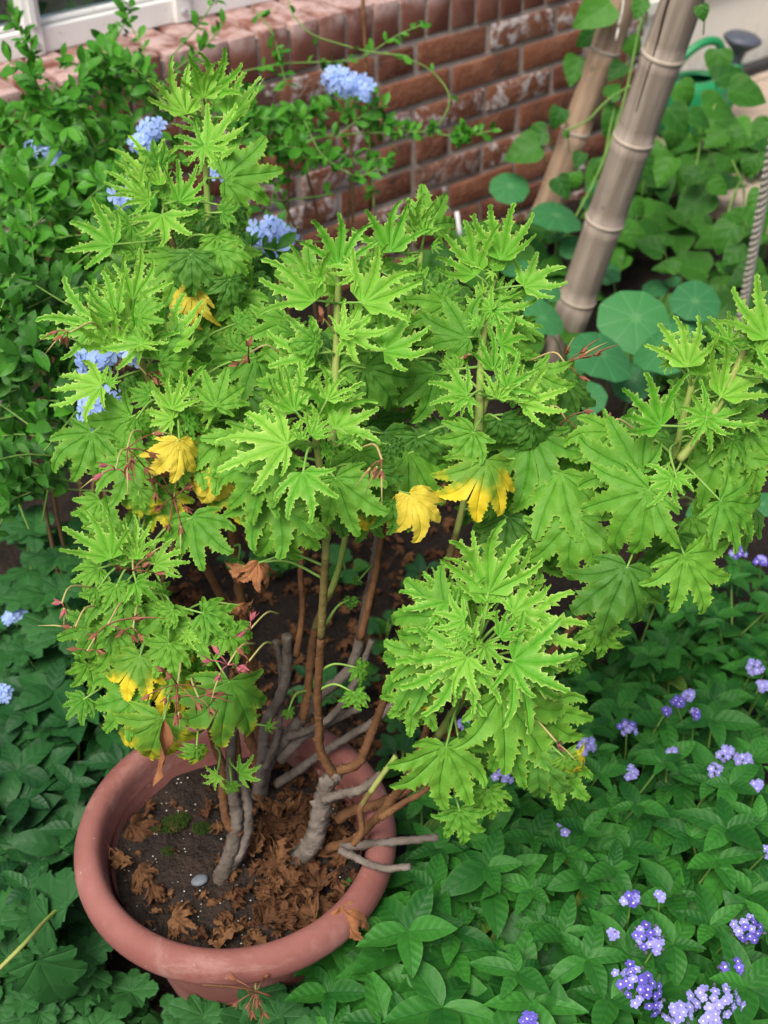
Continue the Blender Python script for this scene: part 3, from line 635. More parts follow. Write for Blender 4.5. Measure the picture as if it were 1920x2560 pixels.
stem([(812, 1350), (830, 1100), (838, 900), (842, 750), (846, 660)], 1.28, .006, .003, 'stem_green', 1.30)
stem([(845, 1928), (894, 1912), (920, 1860), (934, 1826), (960, 1760), (990, 1700), (1060, 1560), (1130, 1380), (1180, 1180), (1195, 1080), (1225, 980)], 1.30, .0062, .0032, 'stem_brown', 1.49)
stem([(1195, 1080), (1205, 900), (1215, 800), (1240, 690), (1258, 620)], 1.36, .005, .003, 'stem_green', 1.31)
stem([(960, 1200), (1000, 1000), (1030, 800), (1055, 620)], 1.40, .005, .003, 'stem_green', 1.42)
stem([(785, 2118), (791, 2135), (830, 2125), (883, 2112), (952, 2044), (1020, 1958), (1075, 1880), (1121, 1815), (1166, 1738), (1190, 1640)], 1.22, .007, .0042, 'stem_brown', zsoil(790, 2130) - .01)
stem([(850, 2125), (883, 2141), (952, 2170), (1026, 2167)], 1.46, .0052, .004, 'bark', 1.50)
stem([(850, 2120), (930, 2110), (1020, 2101), (1095, 2093)], 1.52, .006, .0045, 'bark', 1.51)
stem([(843, 2049), (880, 2030), (963, 2009), (1060, 1960), (1180, 1850), (1330, 1700), (1450, 1560), (1580, 1420), (1640, 1300), (1690, 1180), (1720, 1050), (1748, 940)], 1.25, .007, .0034, 'stem_brown', 1.55)
stem([(1700, 1150), (1780, 1050), (1860, 900), (1915, 780)], 1.20, .0045, .003, 'stem_green', 1.27)
stem([(740, 1640), (755, 1530), (750, 1420), (770, 1300)], 1.40, .004, .003, 'stem_brown', 1.46)
stem([(900, 1600), (935, 1450), (960, 1300)], 1.38, .0045, .0035, 'stem_brown', 1.42)
stem([(665, 1914), (690, 1850), (700, 1780), (705, 1690), (690, 1600)], 1.52, .006, .004, 'bark', 1.60)
stem([(720, 1840), (760, 1830), (830, 1790), (890, 1700), (930, 1600)], 1.50, .006, .0035, 'bark', 1.58)
stem([(757, 1797), (770, 1720), (775, 1640), (790, 1560), (840, 1440), (870, 1300)], 1.44, .006, .0035, 'stem_brown', 1.53)
stem([(597, 1930), (585, 1830), (540, 1700), (520, 1600)], 1.44, .005, .003, 'stem_brown', 1.50)
stem([(810, 2000), (850, 1985), (900, 1975), (955, 1935)], 1.46, .006, .005, 'bark', 1.50)
stem([(883, 2112), (905, 2080), (900, 2030), (930, 1985), (990, 1900)], 1.40, .004, .003, 'stem_brown', 1.46)
stem([(952, 2044), (1010, 2010), (1060, 1985), (1110, 1930)], 1.40, .0045, .003, 'stem_brown', 1.44)
stem([(1020, 1958), (1060, 1850), (1085, 1770), (1110, 1680)], 1.27, .0045, .003, 'stem_brown', 1.38)
NODES = [p for P in STEMS for i, p in enumerate(P) if i % 3 == 0 and i > 8]
_lc = [0]; OVER = []
def petiole(leafo, B, D, L, Z):
    node = min(NODES, key=lambda n: (n - B).length + max(0, n.z - B.z + .005) * 1.6)
    d = node - B
    if d.length > .12: node = B + d.normalized() * .07 + Vector((0, .03, -.03))
    if d.length < .006: return
    mid = (B + node) / 2 - D.normalized() * .25 * d.length * .4 + Vector((0, 0, .004))
    P = spline([node, mid, B + D.normalized() * .002], 4)
    tube('petiole', P, [.0017 - .0006 * i / (len(P) - 1) for i in range(len(P))], M['petiole'], leafo, 5)
def leaf(c, bx, by, tx, ty, k=1.0, kind='y', Z=1.3, roll=None, ds=0):
    """blade from its stalk end to the tip of its middle lobe; k > 1 leans the tip to the camera, k < -1 away"""
    r = random.Random(_lc[0] * 7 + 1); _lc[0] += 1
    b = cx(c, bx, by) if c else (bx, by); t = cx(c, tx, ty) if c else (tx, ty)
    Z += r.uniform(-.012, .012); B = at(b[0], b[1], Z); T = at(t[0], t[1], Z); dl = (T - B).length; L = dl * abs(k)
    if abs(k) > 1.001:
        dz = math.sqrt(L * L - dl * dl) * (-1 if k > 0 else 1); T = at(t[0], t[1], Z + dz)
    D = T - B; tc = (CAM - B).normalized()
    N = tc * (.8 if kind in 'ymoP' else .9) + Vector((0, 0, 1)) * (.45 if kind in 'ym' else .2)
    N = N.normalized(); ro = r.uniform(-.35, .35) if roll is None else roll
    N = Quaternion(D.normalized(), ro) @ N
    if kind == 'y' and t[1] < b[1] - 35 and abs(t[0] - b[0]) < 1.3 * (b[1] - t[1]): kind = 'f'
    if _lc[0] > 298: OVER.append((kind, r.choice(LEAF[kind]), frame(B, D, N, D.length * 1.03))); return None
    o = link('leaf', r.choice(LEAF[kind]), frame(B, D, N, D.length * 1.03), PEL)
    if ds == 0: petiole(o, B, D, L, Z)
    return o
def group(c, Z, rows):
    for q in rows:
        q = list(q); kind = q[4] if len(q) > 4 else 'y'; k = q[5] if len(q) > 5 else 1.0; dz = q[6] if len(q) > 6 else 0
        leaf(c, q[0], q[1], q[2], q[3], k, kind, Z + dz)
group('A', 1.48, [(805, 495, 695, 280), (880, 425, 885, 245, 'y', 1.05), (985, 512, 1135, 355), (883, 640, 765, 565), (892, 640, 1085, 560, 'y', 1.1), (885, 630, 930, 718, 'y', 1.3), (970, 770, 1215, 725, 'm', 1, -.01),
    (880, 560, 830, 470, 'y', -1.3, .03), (900, 560, 960, 500, 'y', -1.3, .03)])
group('A', 1.42, [(600, 840, 480, 735), (690, 725, 660, 600, 'm', 1.1, .03), (690, 800, 690, 695), (775, 870, 860, 735), (700, 925, 722, 1105, 'y', 1.05), (490, 1060, 320, 950), (560, 1030, 450, 920, 'y', -1.1, .03), (590, 1090, 490, 1045, 'm', 1.1, .03),
    (850, 950, 830, 890, 'm', 1.2), (955, 920, 1030, 890, 'm', 1.2), (1010, 895, 1070, 990, 'o'), (930, 935, 1040, 1025, 'o', 1.0, .03), (860, 1090, 828, 1225, 'o', 1.05), (940, 1020, 992, 1175, 'm'), (700, 860, 790, 800, 'm', 1, .03), (650, 1020, 560, 1090, 'm', 1, .03), (760, 980, 850, 960, 'm', 1, .03)])
group('3', 1.32, [(690, 310, 735, 55, 'y', 1, .02), (610, 400, 420, 245), (490, 450, 200, 357), (560, 430, 350, 345), (720, 540, 800, 295), (725, 540, 822, 592, 'y', 1.3), (870, 550, 1060, 335), (740, 535, 520, 450), (830, 625, 1055, 495, 'm', 1, .01), (660, 330, 560, 190, 'y', -1.1, .03), (700, 430, 660, 350, 'y'),
    (525, 755, 228, 770), (560, 745, 630, 690, 'y'), (890, 880, 960, 690), (1120, 865, 1170, 660, 'm'), (890, 900, 880, 1025), (1110, 870, 990, 900, 'y', -1.3), (680, 915, 425, 1095, 'm'), (700, 920, 795, 1025, 'm'), (640, 1010, 490, 1210, 'o', 1, .03), (700, 800, 650, 665, 'o', 1, .03), (780, 810, 655, 755, 'm'), (990, 570, 1110, 640, 'o', 1, .04),
    (930, 1035, 930, 1275, 'Y', 1.02, -.01), (1110, 1210, 1035, 1430, 'Y'), (1170, 1240, 1200, 1420, 'Y', 1, .03), (720, 1290, 685, 1495, 'P', 1), (1010, 255, 840, 420, 'Y', 1, .10), (990, 70, 990, 290, 'o', 1.05, .08), (1130, 50, 1185, 240, 'm', 1.05, .08), (1190, 200, 1230, 390, 'o', 1, .08), (1230, 430, 1350, 370, 'm', 1, .07), (1220, 570, 1310, 450, 'm', 1, .07),
    (480, 505, 440, 545, 'P', 1.1, .01), (970, 640, 1060, 700, 'o', 1, .05), (1140, 1020, 1060, 1130, 'o', 1, .04), (1150, 1110, 1220, 1080, 'm', 1, .03)])
group('4', 1.28, [(455, 400, 482, 140), (345, 560, 160, 345), (450, 490, 390, 380, 'y', -1.1, .02), (540, 425, 425, 425, 'y', 1.2), (560, 570, 790, 385), (500, 705, 680, 590), (500, 705, 655, 825, 'y', 1.05, -.01), (660, 790, 890, 700), (350, 805, 120, 720), (330, 880, 30, 935, 'm', 1, .03), (575, 860, 770, 1085, 'o', 1, .03), (440, 880, 560, 770, 'm', 1, .02), (560, 640, 640, 560, 'm', 1, .03), (250, 700, 200, 620, 'm', -1.1, .03)])
group('4', 1.22, [(250, 1065, 205, 870), (400, 1015, 470, 890), (440, 1150, 640, 1030), (340, 1140, 345, 1040, 'y', 1.1, -.01), (330, 1180, 420, 1090, 'y', 1, -.02), (290, 1200, 270, 1120, 'y', -1.1), (288, 1345, 345, 1565, 'y', 1.03, -.02), (190, 1260, 30, 1480, 'm', 1, .02), (440, 1370, 535, 1640, 'm', 1, .02), (620, 1340, 640, 1555, 'o', 1, .04), (700, 1475, 720, 1655, 'm', 1, .05), (690, 1215, 760, 1290, 'o', 1, .04), (520, 1180, 530, 1285, 'm', 1), (780, 1440, 885, 1650, 'Y', 1.05, .04), (820, 1180, 830, 1400, 'o', 1, .1), (590, 1500, 560, 1640, 'P', 1, .06)])
group('3', 1.22, [(1490, 1060, 1110, 975), (1440, 990, 1200, 880, 'y', -1.05, .02), (1400, 1180, 1120, 1360, 'm', 1, .03)])
group('4', 1.40, [(690, 335, 680, 90), (850, 255, 855, 138), (800, 480, 870, 400, 'm', 1.1, .02), (740, 560, 690, 500, 'm', 1, .03), (920, 560, 970, 430, 'm', 1), (640, 420, 560, 300, 'm', 1, .03), (830, 620, 900, 580, 'm', 1, .03), (780, 380, 760, 320, 'y', -1.2)])
group('4', 1.35, [(1090, 440, 940, 245), (1200, 370, 1285, 115), (1190, 420, 1190, 330, 'y', 1), (1305, 490, 1480, 380), (1160, 600, 1015, 545), (1160, 600, 1212, 722, 'y', 1.05, -.01), (1165, 600, 1385, 575), (1060, 730, 830, 630, 'm'), (1170, 880, 1175, 690, 'y', 1, -.02), (1080, 330, 1100, 225, 'y', -1.1, .02), (1220, 730, 1420, 735, 'm', 1, .02), (1290, 700, 1400, 640, 'm', -1, .02), (900, 850, 830, 800, 'o', 1, .05), (960, 860, 790, 930, 'o', 1, .05), (1180, 550, 1260, 470, 'y', -1.1, .02), (1120, 520, 1090, 470, 'y', 1.1)])
group('4', 1.29, [(1050, 990, 870, 925), (1300, 1030, 1505, 955), (1190, 1010, 1235, 915), (1170, 1000, 1210, 880, 'y', -1.1, .02), (1050, 1000, 1010, 1095, 'y'), (1200, 1100, 1265, 1280, 'o', 1, .02), (1340, 1120, 1420, 1280, 'o', 1, .03), (1080, 1160, 950, 1320, 'm'), (1135, 1290, 1110, 1595, 'P', 1.02), (860, 1180, 850, 1400, 'o', 1, .08), (1000, 880, 950, 800, 'm', 1, .04), (1420, 1300, 1350, 1480, 'o', 1, .1), (1100, 1080, 1040, 1180, 'm', 1, .02)])
group('5', 1.25, [(940, 640, 935, 365), (1000, 680, 1010, 540, 'y', 1.1), (1110, 790, 1290, 560), (815, 940, 610, 740), (1035, 895, 1290, 850), (1035, 900, 1080, 1075, 'y', 1.02, -.02), (1030, 890, 900, 830, 'y', 1, -.01), (710, 1180, 390, 1020, 'm'), (870, 1200, 680, 1290, 'y', 1, -.02), (880, 1190, 980, 1250, 'y', 1.1, -.02), (750, 1255, 480, 1545, 'm', 1.0, -.01), (1105, 1310, 1345, 1490, 'm', 1, -.01), (925, 1580, 1070, 1870, 'm'), (640, 1640, 525, 2010, 'o', 1.02, .01), (370, 1490, 110, 1570, 'o', 1, .06), (500, 1940, 510, 2130, 'm', 1, .05), (1250, 730, 1240, 560, 'y', 1, .03), (1200, 900, 1345, 820, 'm', 1, .02), (1170, 1000, 1320, 1100, 'm', 1, .02), (1010, 750, 1120, 640, 'y', -1.05, .02), (850, 620, 790, 630, 'y', 1.2, .02), (900, 1480, 820, 1740, 'o', 1, .06), (980, 1000, 1180, 1120, 'm', 1, .03)])
group('5', 1.20, [(1345, 500, 1280, 190), (1300, 640, 1190, 380, 'y', 1, .03), (1160, 530, 1070, 380, 'y', 1, .04), (1400, 700, 1370, 480, 'y'), (1300, 560, 1400, 380)])
group('6', 1.33, [(575, 410, 480, 165), (800, 440, 965, 325), (710, 412, 712, 290), (605, 440, 635, 300), (600, 545, 622, 695, 'm', 1.05, -.01), (700, 530, 845, 645), (500, 560, 560, 650, 'm'), (870, 450, 905, 515), (1050, 690, 1245, 742, 'm'), (900, 670, 800, 755, 'm'), (880, 845, 795, 1030, 'm', 1, -.01), (960, 800, 1060, 860, 'y'), (600, 790, 500, 1050, 'm'), (735, 1110, 430, 1150, 'm', 1, -.01), (700, 930, 722, 1010, 'm'), (440, 1130, 345, 1235, 'm', 1.1, .02), (1170, 790, 1330, 900, 'm'), (1190, 1040, 1170, 1460, 'P', 1, -.02), (840, 1230, 735, 1570, 'P', 1, -.02), (850, 1240, 822, 1640, 'S', 1, -.02), (1020, 1380, 1010, 1520, 'P'), (1240, 1525, 1360, 1490, 'y', 1, .12), (1130, 1530, 1050, 1600, 'y', 1, .1), (1200, 1570, 1205, 1640, 'm', 1, .12), (1380, 1270, 1435, 1300, 'y', 1, .14), (990, 895, 920, 930, 'Y', 1, .03), (1030, 930, 1065, 1060, 'm', 1, .02),
    (1340, 420, 1340, 600, 'B', 1.05, 0), (1260, 440, 1230, 600, 'B', 1, .02), (1240, 640, 1265, 765, 'B', 1, .04), (1240, 420, 1180, 500, 'o', 1, .04), (1000, 260, 1050, 345, 'P', 1, .03), (1470, 160, 1470, 480, 'm', 1.0, -.06), (800, 560, 880, 650, 'm', 1, .03), (760, 700, 840, 820, 'o', 1, .04), (560, 680, 480, 740, 'm', 1, .03), (640, 600, 740, 700, 'm', 1, .02), (1260, 1180, 1350, 1190, 'y', 1, .14), (1280, 1220, 1300, 1310, 'm', 1, .14), (880, 1160, 860, 1260, 'P', 1, .03), (1490, 1190, 1520, 1240, 'm', 1, .16), (620, 930, 690, 1020, 'o', 1, .03)])
group('8', 1.22, [(820, 520, 852, 95), (770, 420, 640, 225, 'y', 1, .02), (950, 450, 1095, 275, 'y', 1, .01), (820, 570, 805, 310, 'y', -1.05), (700, 560, 630, 360), (955, 620, 1200, 465, 'y', 1, -.01), (600, 560, 335, 430), (600, 660, 230, 600, 'm'), (560, 850, 220, 790, 'm', 1, .01), (500, 930, 160, 965, 'm', 1, .02), (660, 850, 355, 910, 'y', 1, -.02), (690, 860, 330, 1100, 'y', 1.0, -.02), (705, 870, 590, 1080, 'y', 1.02, -.03), (750, 920, 745, 1190, 'y', 1, -.03), (800, 800, 850, 990, 'y', 1, -.03), (740, 780, 555, 690, 'y', 1, -.03), (690, 665, 510, 620, 'y', 1, -.02), (740, 800, 760, 720, 'y', 1.2, -.03), (955, 890, 1305, 890, 'y', 1, -.03), (955, 895, 1325, 1130, 'y', 1.0, -.025), (990, 720, 1385, 610, 'y', 1, -.01), (890, 1070, 1200, 1440, 'm', 1, -.02), (1080, 1150, 1350, 1390, 'm', 1, .01), (930, 1270, 1010, 1600, 'm', 1, 0), (1090, 1400, 1080, 1730, 'o', 1.02, .01), (1200, 1450, 1220, 1720, 'm', 1, 0), (1240, 1420, 1360, 1565, 'P', 1, 0), (1255, 1500, 1265, 1670, 'B', 1, 0), (585, 1365, 545, 1770, 'm', 1, .02), (660, 1710, 690, 1920, 'm', 1, .06), (650, 1310, 725, 1440, 'o', 1, .05), (820, 1600, 840, 1790, 'm', 1, .08), (420, 1060, 385, 1310, 'm', 1, .02), (470, 1090, 495, 1205, 'P'), (850, 1180, 765, 1290, 'P'), (845, 1150, 850, 1330, 'B'), (110, 440, 60, 470, 'o', 1, .2), (60, 540, 50, 620, 'o', 1, .2), (90, 920, 180, 1000, 'm', 1, .2), (80, 1060, 100, 1185, 'm', 1, .2), (1280, 880, 1335, 960, 'm', 1, .02), (780, 640, 860, 560, 'y', 1, -.01), (700, 740, 640, 820, 'y', 1, -.03), (540, 500, 480, 400, 'y', -1.1, .02), (880, 760, 1010, 640, 'y', 1, -.02), (1050, 560, 1130, 430, 'y', 1, .02), (700, 980, 560, 900, 'm', 1, .02), (1000, 1000, 1150, 1100, 'm', 1, .01), (620, 1440, 700, 1600, 'o', 1, .05)])
for q in [(560, 1090, 540, 1230, 'm', 1.34), (640, 1080, 610, 1240, 'm', 1.33), (690, 1210, 700, 1400, 'm', 1.27), (900, 1130, 915, 1290, 'm', 1.30), (960, 1080, 985, 1250, 'o', 1.34), (1020, 1130, 1035, 1300, 'm', 1.33), (840, 1190, 850, 1350, 'o', 1.29), (1330, 1080, 1300, 1260, 'm', 1.33), (1400, 1180, 1340, 1340, 'm', 1.33), (1440, 1290, 1400, 1450, 'm', 1.31), (1270, 1290, 1240, 1420, 'o', 1.34), (480, 1290, 500, 1420, 'm', 1.34), (300, 1480, 250, 1600, 'm', 1.33), (420, 1520, 380, 1650, 'm', 1.33), (480, 1560, 520, 1660, 'm', 1.34), (250, 1560, 170, 1660, 'm', 1.34), (350, 1640, 300, 1760, 'P', 1.33), (430, 1680, 400, 1800, 'P', 1.33), (250, 1420, 170, 1450, 'm', 1.34), (230, 1080, 170, 1200, 'm', 1.34), (330, 1150, 270, 1270, 'm', 1.34), (480, 1100, 440, 1230, 'm', 1.35), (390, 1230, 420, 1340, 'P', 1.35), (250, 1250, 210, 1330, 'm', 1.36), (980, 880, 930, 1010, 'm', 1.35), (1090, 930, 1050, 1060, 'm', 1.34), (560, 940, 600, 1060, 'm', 1.36), (640, 890, 600, 1010, 'm', 1.36), (720, 800, 660, 900, 'm', 1.35), (960, 780, 1010, 880, 'm', 1.38), (1120, 760, 1060, 870, 'm', 1.38), (1330, 930, 1390, 1030, 'm', 1.34), (1540, 1080, 1440, 1150, 'm', 1.32), (1870, 1080, 1900, 1230, 'm', 1.27), (1800, 1130, 1830, 1290, 'm', 1.29), (560, 620, 600, 720, 'm', 1.46), (450, 640, 420, 760, 'm', 1.44), (590, 740, 640, 830, 'm', 1.44), (330, 560, 270, 640, 'm', 1.44), (590, 1190, 580, 1320, 'P', 1.36)]:
    leaf(None, q[0], q[1], q[2], q[3], 1.04, q[4], q[5])
# lower and inner leaves seen between the shoots
SHOOTS = [(505, 250, 1.48, 60, 60, 4), (400, 470, 1.42, 70, 70, 5), (328, 830, 1.32, 100, 80, 7), (434, 1010, 1.33, 90, 70, 6), (844, 690, 1.28, 90, 90, 7), (780, 1060, 1.22, 110, 90, 7), (1060, 600, 1.40, 80, 80, 7), (1255, 660, 1.35, 80, 90, 7), (1235, 970, 1.29, 90, 80, 6), (1194, 1590, 1.23, 100, 100, 5), (1760, 920, 1.25, 90, 100, 6), (1905, 800, 1.21, 50, 80, 4), (328, 1400, 1.33, 80, 60, 5), (840, 860, 1.27, 110, 90, 6), (1230, 820, 1.32, 90, 70, 5), (960, 700, 1.36, 80, 80, 5)]
def inner():
    r = random.Random(77)
    for x, y, Z, sx, sy, n in SHOOTS:                       # young leaves that clothe each shoot
        for i in range(max(2, int(n * .75))):
            bx, by = x + r.uniform(-.45, .45) * sx, y + r.uniform(-.5, .7) * sy; a = math.atan2(bx - x, by - y) + r.gauss(0, .6); L = r.uniform(55, 105)
            leaf(None, bx, by, bx + math.sin(a) * L * .9, by + math.cos(a) * L * .7 - L * .55, r.choice([1.0, 1.05, 1.2, -1.1]), r.choice('yyyym'), Z + r.uniform(-.015, .04), None, 1)
    zones = [((430, 640), (90, 110), 1.52, 7), ((560, 800), (120, 120), 1.46, 9), ((430, 1050), (120, 120), 1.42, 9), ((720, 900), (130, 130), 1.38, 11), ((900, 800), (120, 120), 1.43, 10), ((1000, 1000), (120, 140), 1.40, 11), ((900, 1200), (140, 80), 1.38, 7), ((1150, 1150), (110, 120), 1.38, 8), ((1380, 1120), (90, 110), 1.38, 8), ((1300, 1330), (110, 90), 1.36, 6), ((1620, 1250), (130, 110), 1.36, 6), ((1780, 1180), (110, 130), 1.34, 6), ((1130, 1800), (110, 120), 1.36, 5), ((330, 1620), (110, 100), 1.40, 6), ((650, 1130), (110, 90), 1.38, 8), ((1640, 1050), (90, 70), 1.33, 4), ((1800, 900), (70, 90), 1.33, 4), ((1420, 980), (60, 60), 1.4, 3), ((1150, 750), (90, 90), 1.42, 6)]
    its = []
    for (x, y), (sx, sy), Z, n in zones:                    # older leaves deep inside, too many to tell apart
        for i in range(n):
            bx, by = x + r.uniform(-sx, sx), y + r.uniform(-sy, sy); a = r.gauss(0, 1.0); L = r.uniform(70, 130); z = Z + r.uniform(-.02, .05)
            B = at(bx, by, z); T = at(bx + math.sin(a) * L, by + math.cos(a) * L * .8, z - r.uniform(0, .03)); kd = r.choice('moom')
            N = Quaternion((T - B).normalized(), r.uniform(-.4, .4)) @ ((CAM - B).normalized() * .7 + Vector((0, 0, .4))); its.append((kd, r.choice(LEAF[kd]), frame(B, T - B, N, (T - B).length * 1.05)))
    its += OVER                                             # past the 300 largest
    for kd, ks in (('m', 'm'), ('o', 'o'), ('y', 'yf'), ('P', 'P')):
        sub = [(m_, x_) for k_, m_, x_ in its if k_ in ks]
        if sub: merged('inner_foliage', sub, M[kd], PEL)
    print('geranium leaves', _lc[0], 'merged', len(OVER))
inner()
# ------------------------------------------------------------------ spent flowers with beaked seed pods
def sepal_mesh(mat):
    return blade(lambda t: .17 * math.sin(math.pi * t ** .7) + .004, 5, -.5, .5, 0, mat, 4, 'sepal', 3)
SEP = {'seed': sepal_mesh(M['seed']), 'seedpink': sepal_mesh(M['seedpink'])}
def seed_head(px, py, Z, n, kind='seed', spread=.016, beaks=3, dirn=(0, .2, -1), parent=PEL, seed=0, sc=1.0):
    r = random.Random(seed + int(px)); C = at(px, py, Z)
    node = min(NODES, key=lambda q: (q - C).length) if parent is PEL else C + Vector((0, .02, -.05))
    if (node - C).length > .05: node = C + (node - C).normalized() * .035 + Vector((0, .02, -.015))
    V, F = tube_data(spline([node, (node + C) / 2 + Vector((r.uniform(-.008, .008), 0, .012)), C], 4), .0011, 5)
    head = link('seed_head', mesh('seed_head', V, F, M['beak']), Matrix(), parent)
    for i in range(n):
        d = Vector((r.gauss(0, 1), r.gauss(-.3, .8), r.gauss(0, .8))).normalized(); p = C + d * spread * r.uniform(.4, 1) * sc
        V, F = tube_data([C, (C + p) / 2 + Vector((0, 0, .002)), p], .0007, 4); link('stalk', mesh('stalk', V, F, M[kind]), Matrix(), head)
        ax = (d + Vector(dirn) * .6).normalized()
        for k in range(4):
            an = k * 1.57 + r.uniform(-.4, .4); s = Quaternion(ax, an) @ ax.orthogonal().normalized()
            link('sepal', SEP[kind], frame(p, ax * .8 + s * r.uniform(.3, .9), s * -1 + ax * .2, r.uniform(.009, .014) * sc), head)
        if i < beaks:
            e = p + ax * r.uniform(.022, .036) * sc
            V, F = tube_data([p, p + (e - p) * .5 + Vector((0, 0, .0015)), e], [.0011, .0008, .0002], 5); link('beak', mesh('beak', V, F, M['beak' if r.random() < .6 else kind]), Matrix(), head)
for i, (c, x, y, Z, n, kd, sp, bk, dr) in enumerate([
        ('5', 330, 620, 1.36, 6, 'seed', .030, 5, (.7, 0, .7)), ('5', 330, 900, 1.36, 4, 'seed', .022, 2, (.5, 0, -.3)), ('5', 560, 925, 1.33, 2, 'seed', .012, 1, (.7, 0, -.3)),
        ('3', 660, 1080, 1.29, 5, 'seed', .030, 4, (0, -.2, -1)), ('3', 360, 480, 1.29, 3, 'seed', .014, 2, (0, -.2, -1)), ('3', 600, 1190, 1.31, 3, 'seedpink', .016, 1, (-.4, 0, -1)), ('3', 930, 640, 1.38, 4, 'seed', .02, 1, (-.3, 0, 0)), ('3', 760, 700, 1.36, 2, 'seed', .014, 0, (0, 0, -1)),
        ('3', 900, 1340, 1.36, 8, 'seed', .036, 2, (-.5, 0, -.6)), ('3', 780, 1245, 1.34, 3, 'seed', .025, 0, (0, 0, -.5)),
        ('6', 320, 640, 1.30, 2, 'seedpink', .012, 2, (-.9, 0, -.4)), ('6', 390, 765, 1.30, 1, 'seed', .004, 1, (-1, 0, 0)), ('6', 690, 470, 1.30, 4, 'seed', .022, 2, (.6, 0, .1)), ('6', 560, 750, 1.30, 4, 'seed', .026, 2, (-.4, 0, -.6)), ('6', 690, 770, 1.29, 2, 'seed', .012, 0, (.2, 0, -1)), ('6', 1180, 960, 1.29, 5, 'seedpink', .020, 2, (.5, 0, -.8)), ('6', 1300, 770, 1.31, 2, 'seedpink', .008, 0, (.6, 0, -.5)), ('6', 1290, 940, 1.3, 2, 'seed', .01, 0, (.4, 0, -.8)),
        ('6', 920, 1060, 1.30, 8, 'seed', .034, 2, (0, 0, -1)), ('6', 1030, 1130, 1.30, 4, 'seed', .020, 2, (0, 0, -1)), ('6', 450, 890, 1.31, 2, 'seed', .01, 0, (0, 0, -1)),
        ('4', 655, 1290, 1.20, 3, 'seed', .015, 3, (.1, 0, -1)), ('4', 380, 665, 1.29, 2, 'seed', .01, 0, (0, 0, 0)), ('4', 1000, 830, 1.36, 2, 'seed', .012, 0, (0, 0, 1)), ('8', 1200, 1340, 1.22, 1, 'seedpink', .006, 1, (.8, 0, -.6)), ('4', 40, 800, 1.33, 3, 'seed', .015, 0, (0, 0, 1))]):
    p = cx(c, x, y); seed_head(p[0], p[1], Z - .015, n, kd, sp, bk, dr, PEL, i, 1.05)
# spent flower lying against the front of the pot
fs = empty('spent_flower', onz(640, 2490, .16), 'dried brown spent flower stalk dangling below the front of the pot rim', 'spent flower')
def spent():
    P = [at(505, 2462, 1.36), at(560, 2466, 1.36), at(615, 2472, 1.36), at(680, 2490, 1.37)]
    tube('stalk', spline(P, 4), .0014, M['stem_brown'], fs, 5); seed_head(640, 2480, 1.365, 7, 'seed', .03, 0, (.2, 0, -.6), fs, 9); tube('stalk', spline([P[2], at(650, 2520, 1.37), at(655, 2570, 1.38)], 4), .0011, M['stem_brown'], fs, 5)
spent()
# ================================================================== small flowers
def floret_mesh(name, mat, w, notch, cup, eye=None):
    V = []; F = []; mi = []
    for k in range(5):
        a0 = 2 * math.pi * k / 5; o = len(V); pr = [(0.04, .05), (.45, w * .8), (.8, w), (1.0, w * .5)]
        for rr, hw in pr:
            for s in (-1, 0, 1):
                an = a0 + s * hw / max(rr, .15) * .9 if rr < .2 else a0 + s * math.atan2(hw, rr); q = rr * (1 - (notch if (s == 0 and rr == 1) else 0))
                V.append((q * math.cos(an), q * math.sin(an), cup * rr * rr + (-.04 if s == 0 else 0)))
        for i in range(3):
            for s in range(2): F.append((o + i * 3 + s, o + i * 3 + s + 1, o + (i + 1) * 3 + s + 1, o + (i + 1) * 3 + s)); mi.append(0)
    if eye:
        o = len(V); V.append((0, 0, .07))
        for i in range(8): V.append((.2 * math.cos(i * .7854), .2 * math.sin(i * .7854), .05))
        for i in range(8): F.append((o, o + 1 + i, o + 1 + (i + 1) % 8)); mi.append(1)
    o = len(V)                                       # tube below the petals
    for z, q in ((0, .08), (-.9, .05)):
        for i in range(5): V.append((q * math.cos(i * 1.2566), q * math.sin(i * 1.2566), z))
    for i in range(5): F.append((o + i, o + 5 + i, o + 5 + (i + 1) % 5, o + (i + 1) % 5)); mi.append(0)
    me = mesh(name, V, F, mat)
    if eye: me.materials.append(eye)
    me.polygons.foreach_set('material_index', mi); return me
FL = {'blue': [floret_mesh('floret', M['blue'], .36, .08, c) for c in (-.1, .15, -.3)], 'purple': [floret_mesh('floret', M['purple'], .5, 0, c, M['eye']) for c in (.0, .2)], 'lilac': [floret_mesh('floret', M['lilac'], .5, 0, c, M['eye']) for c in (.0, .2)]}
def bud_mesh():
    bm = bmesh.new(); bmesh.ops.create_icosphere(bm, subdivisions=1, radius=1)
    for v in bm.verts: v.co.z *= 1.5
    me = bpy.data.meshes.new('bud'); bm.to_mesh(me); bm.free(); me.materials.append(M['bud']); return me
BUD = bud_mesh()
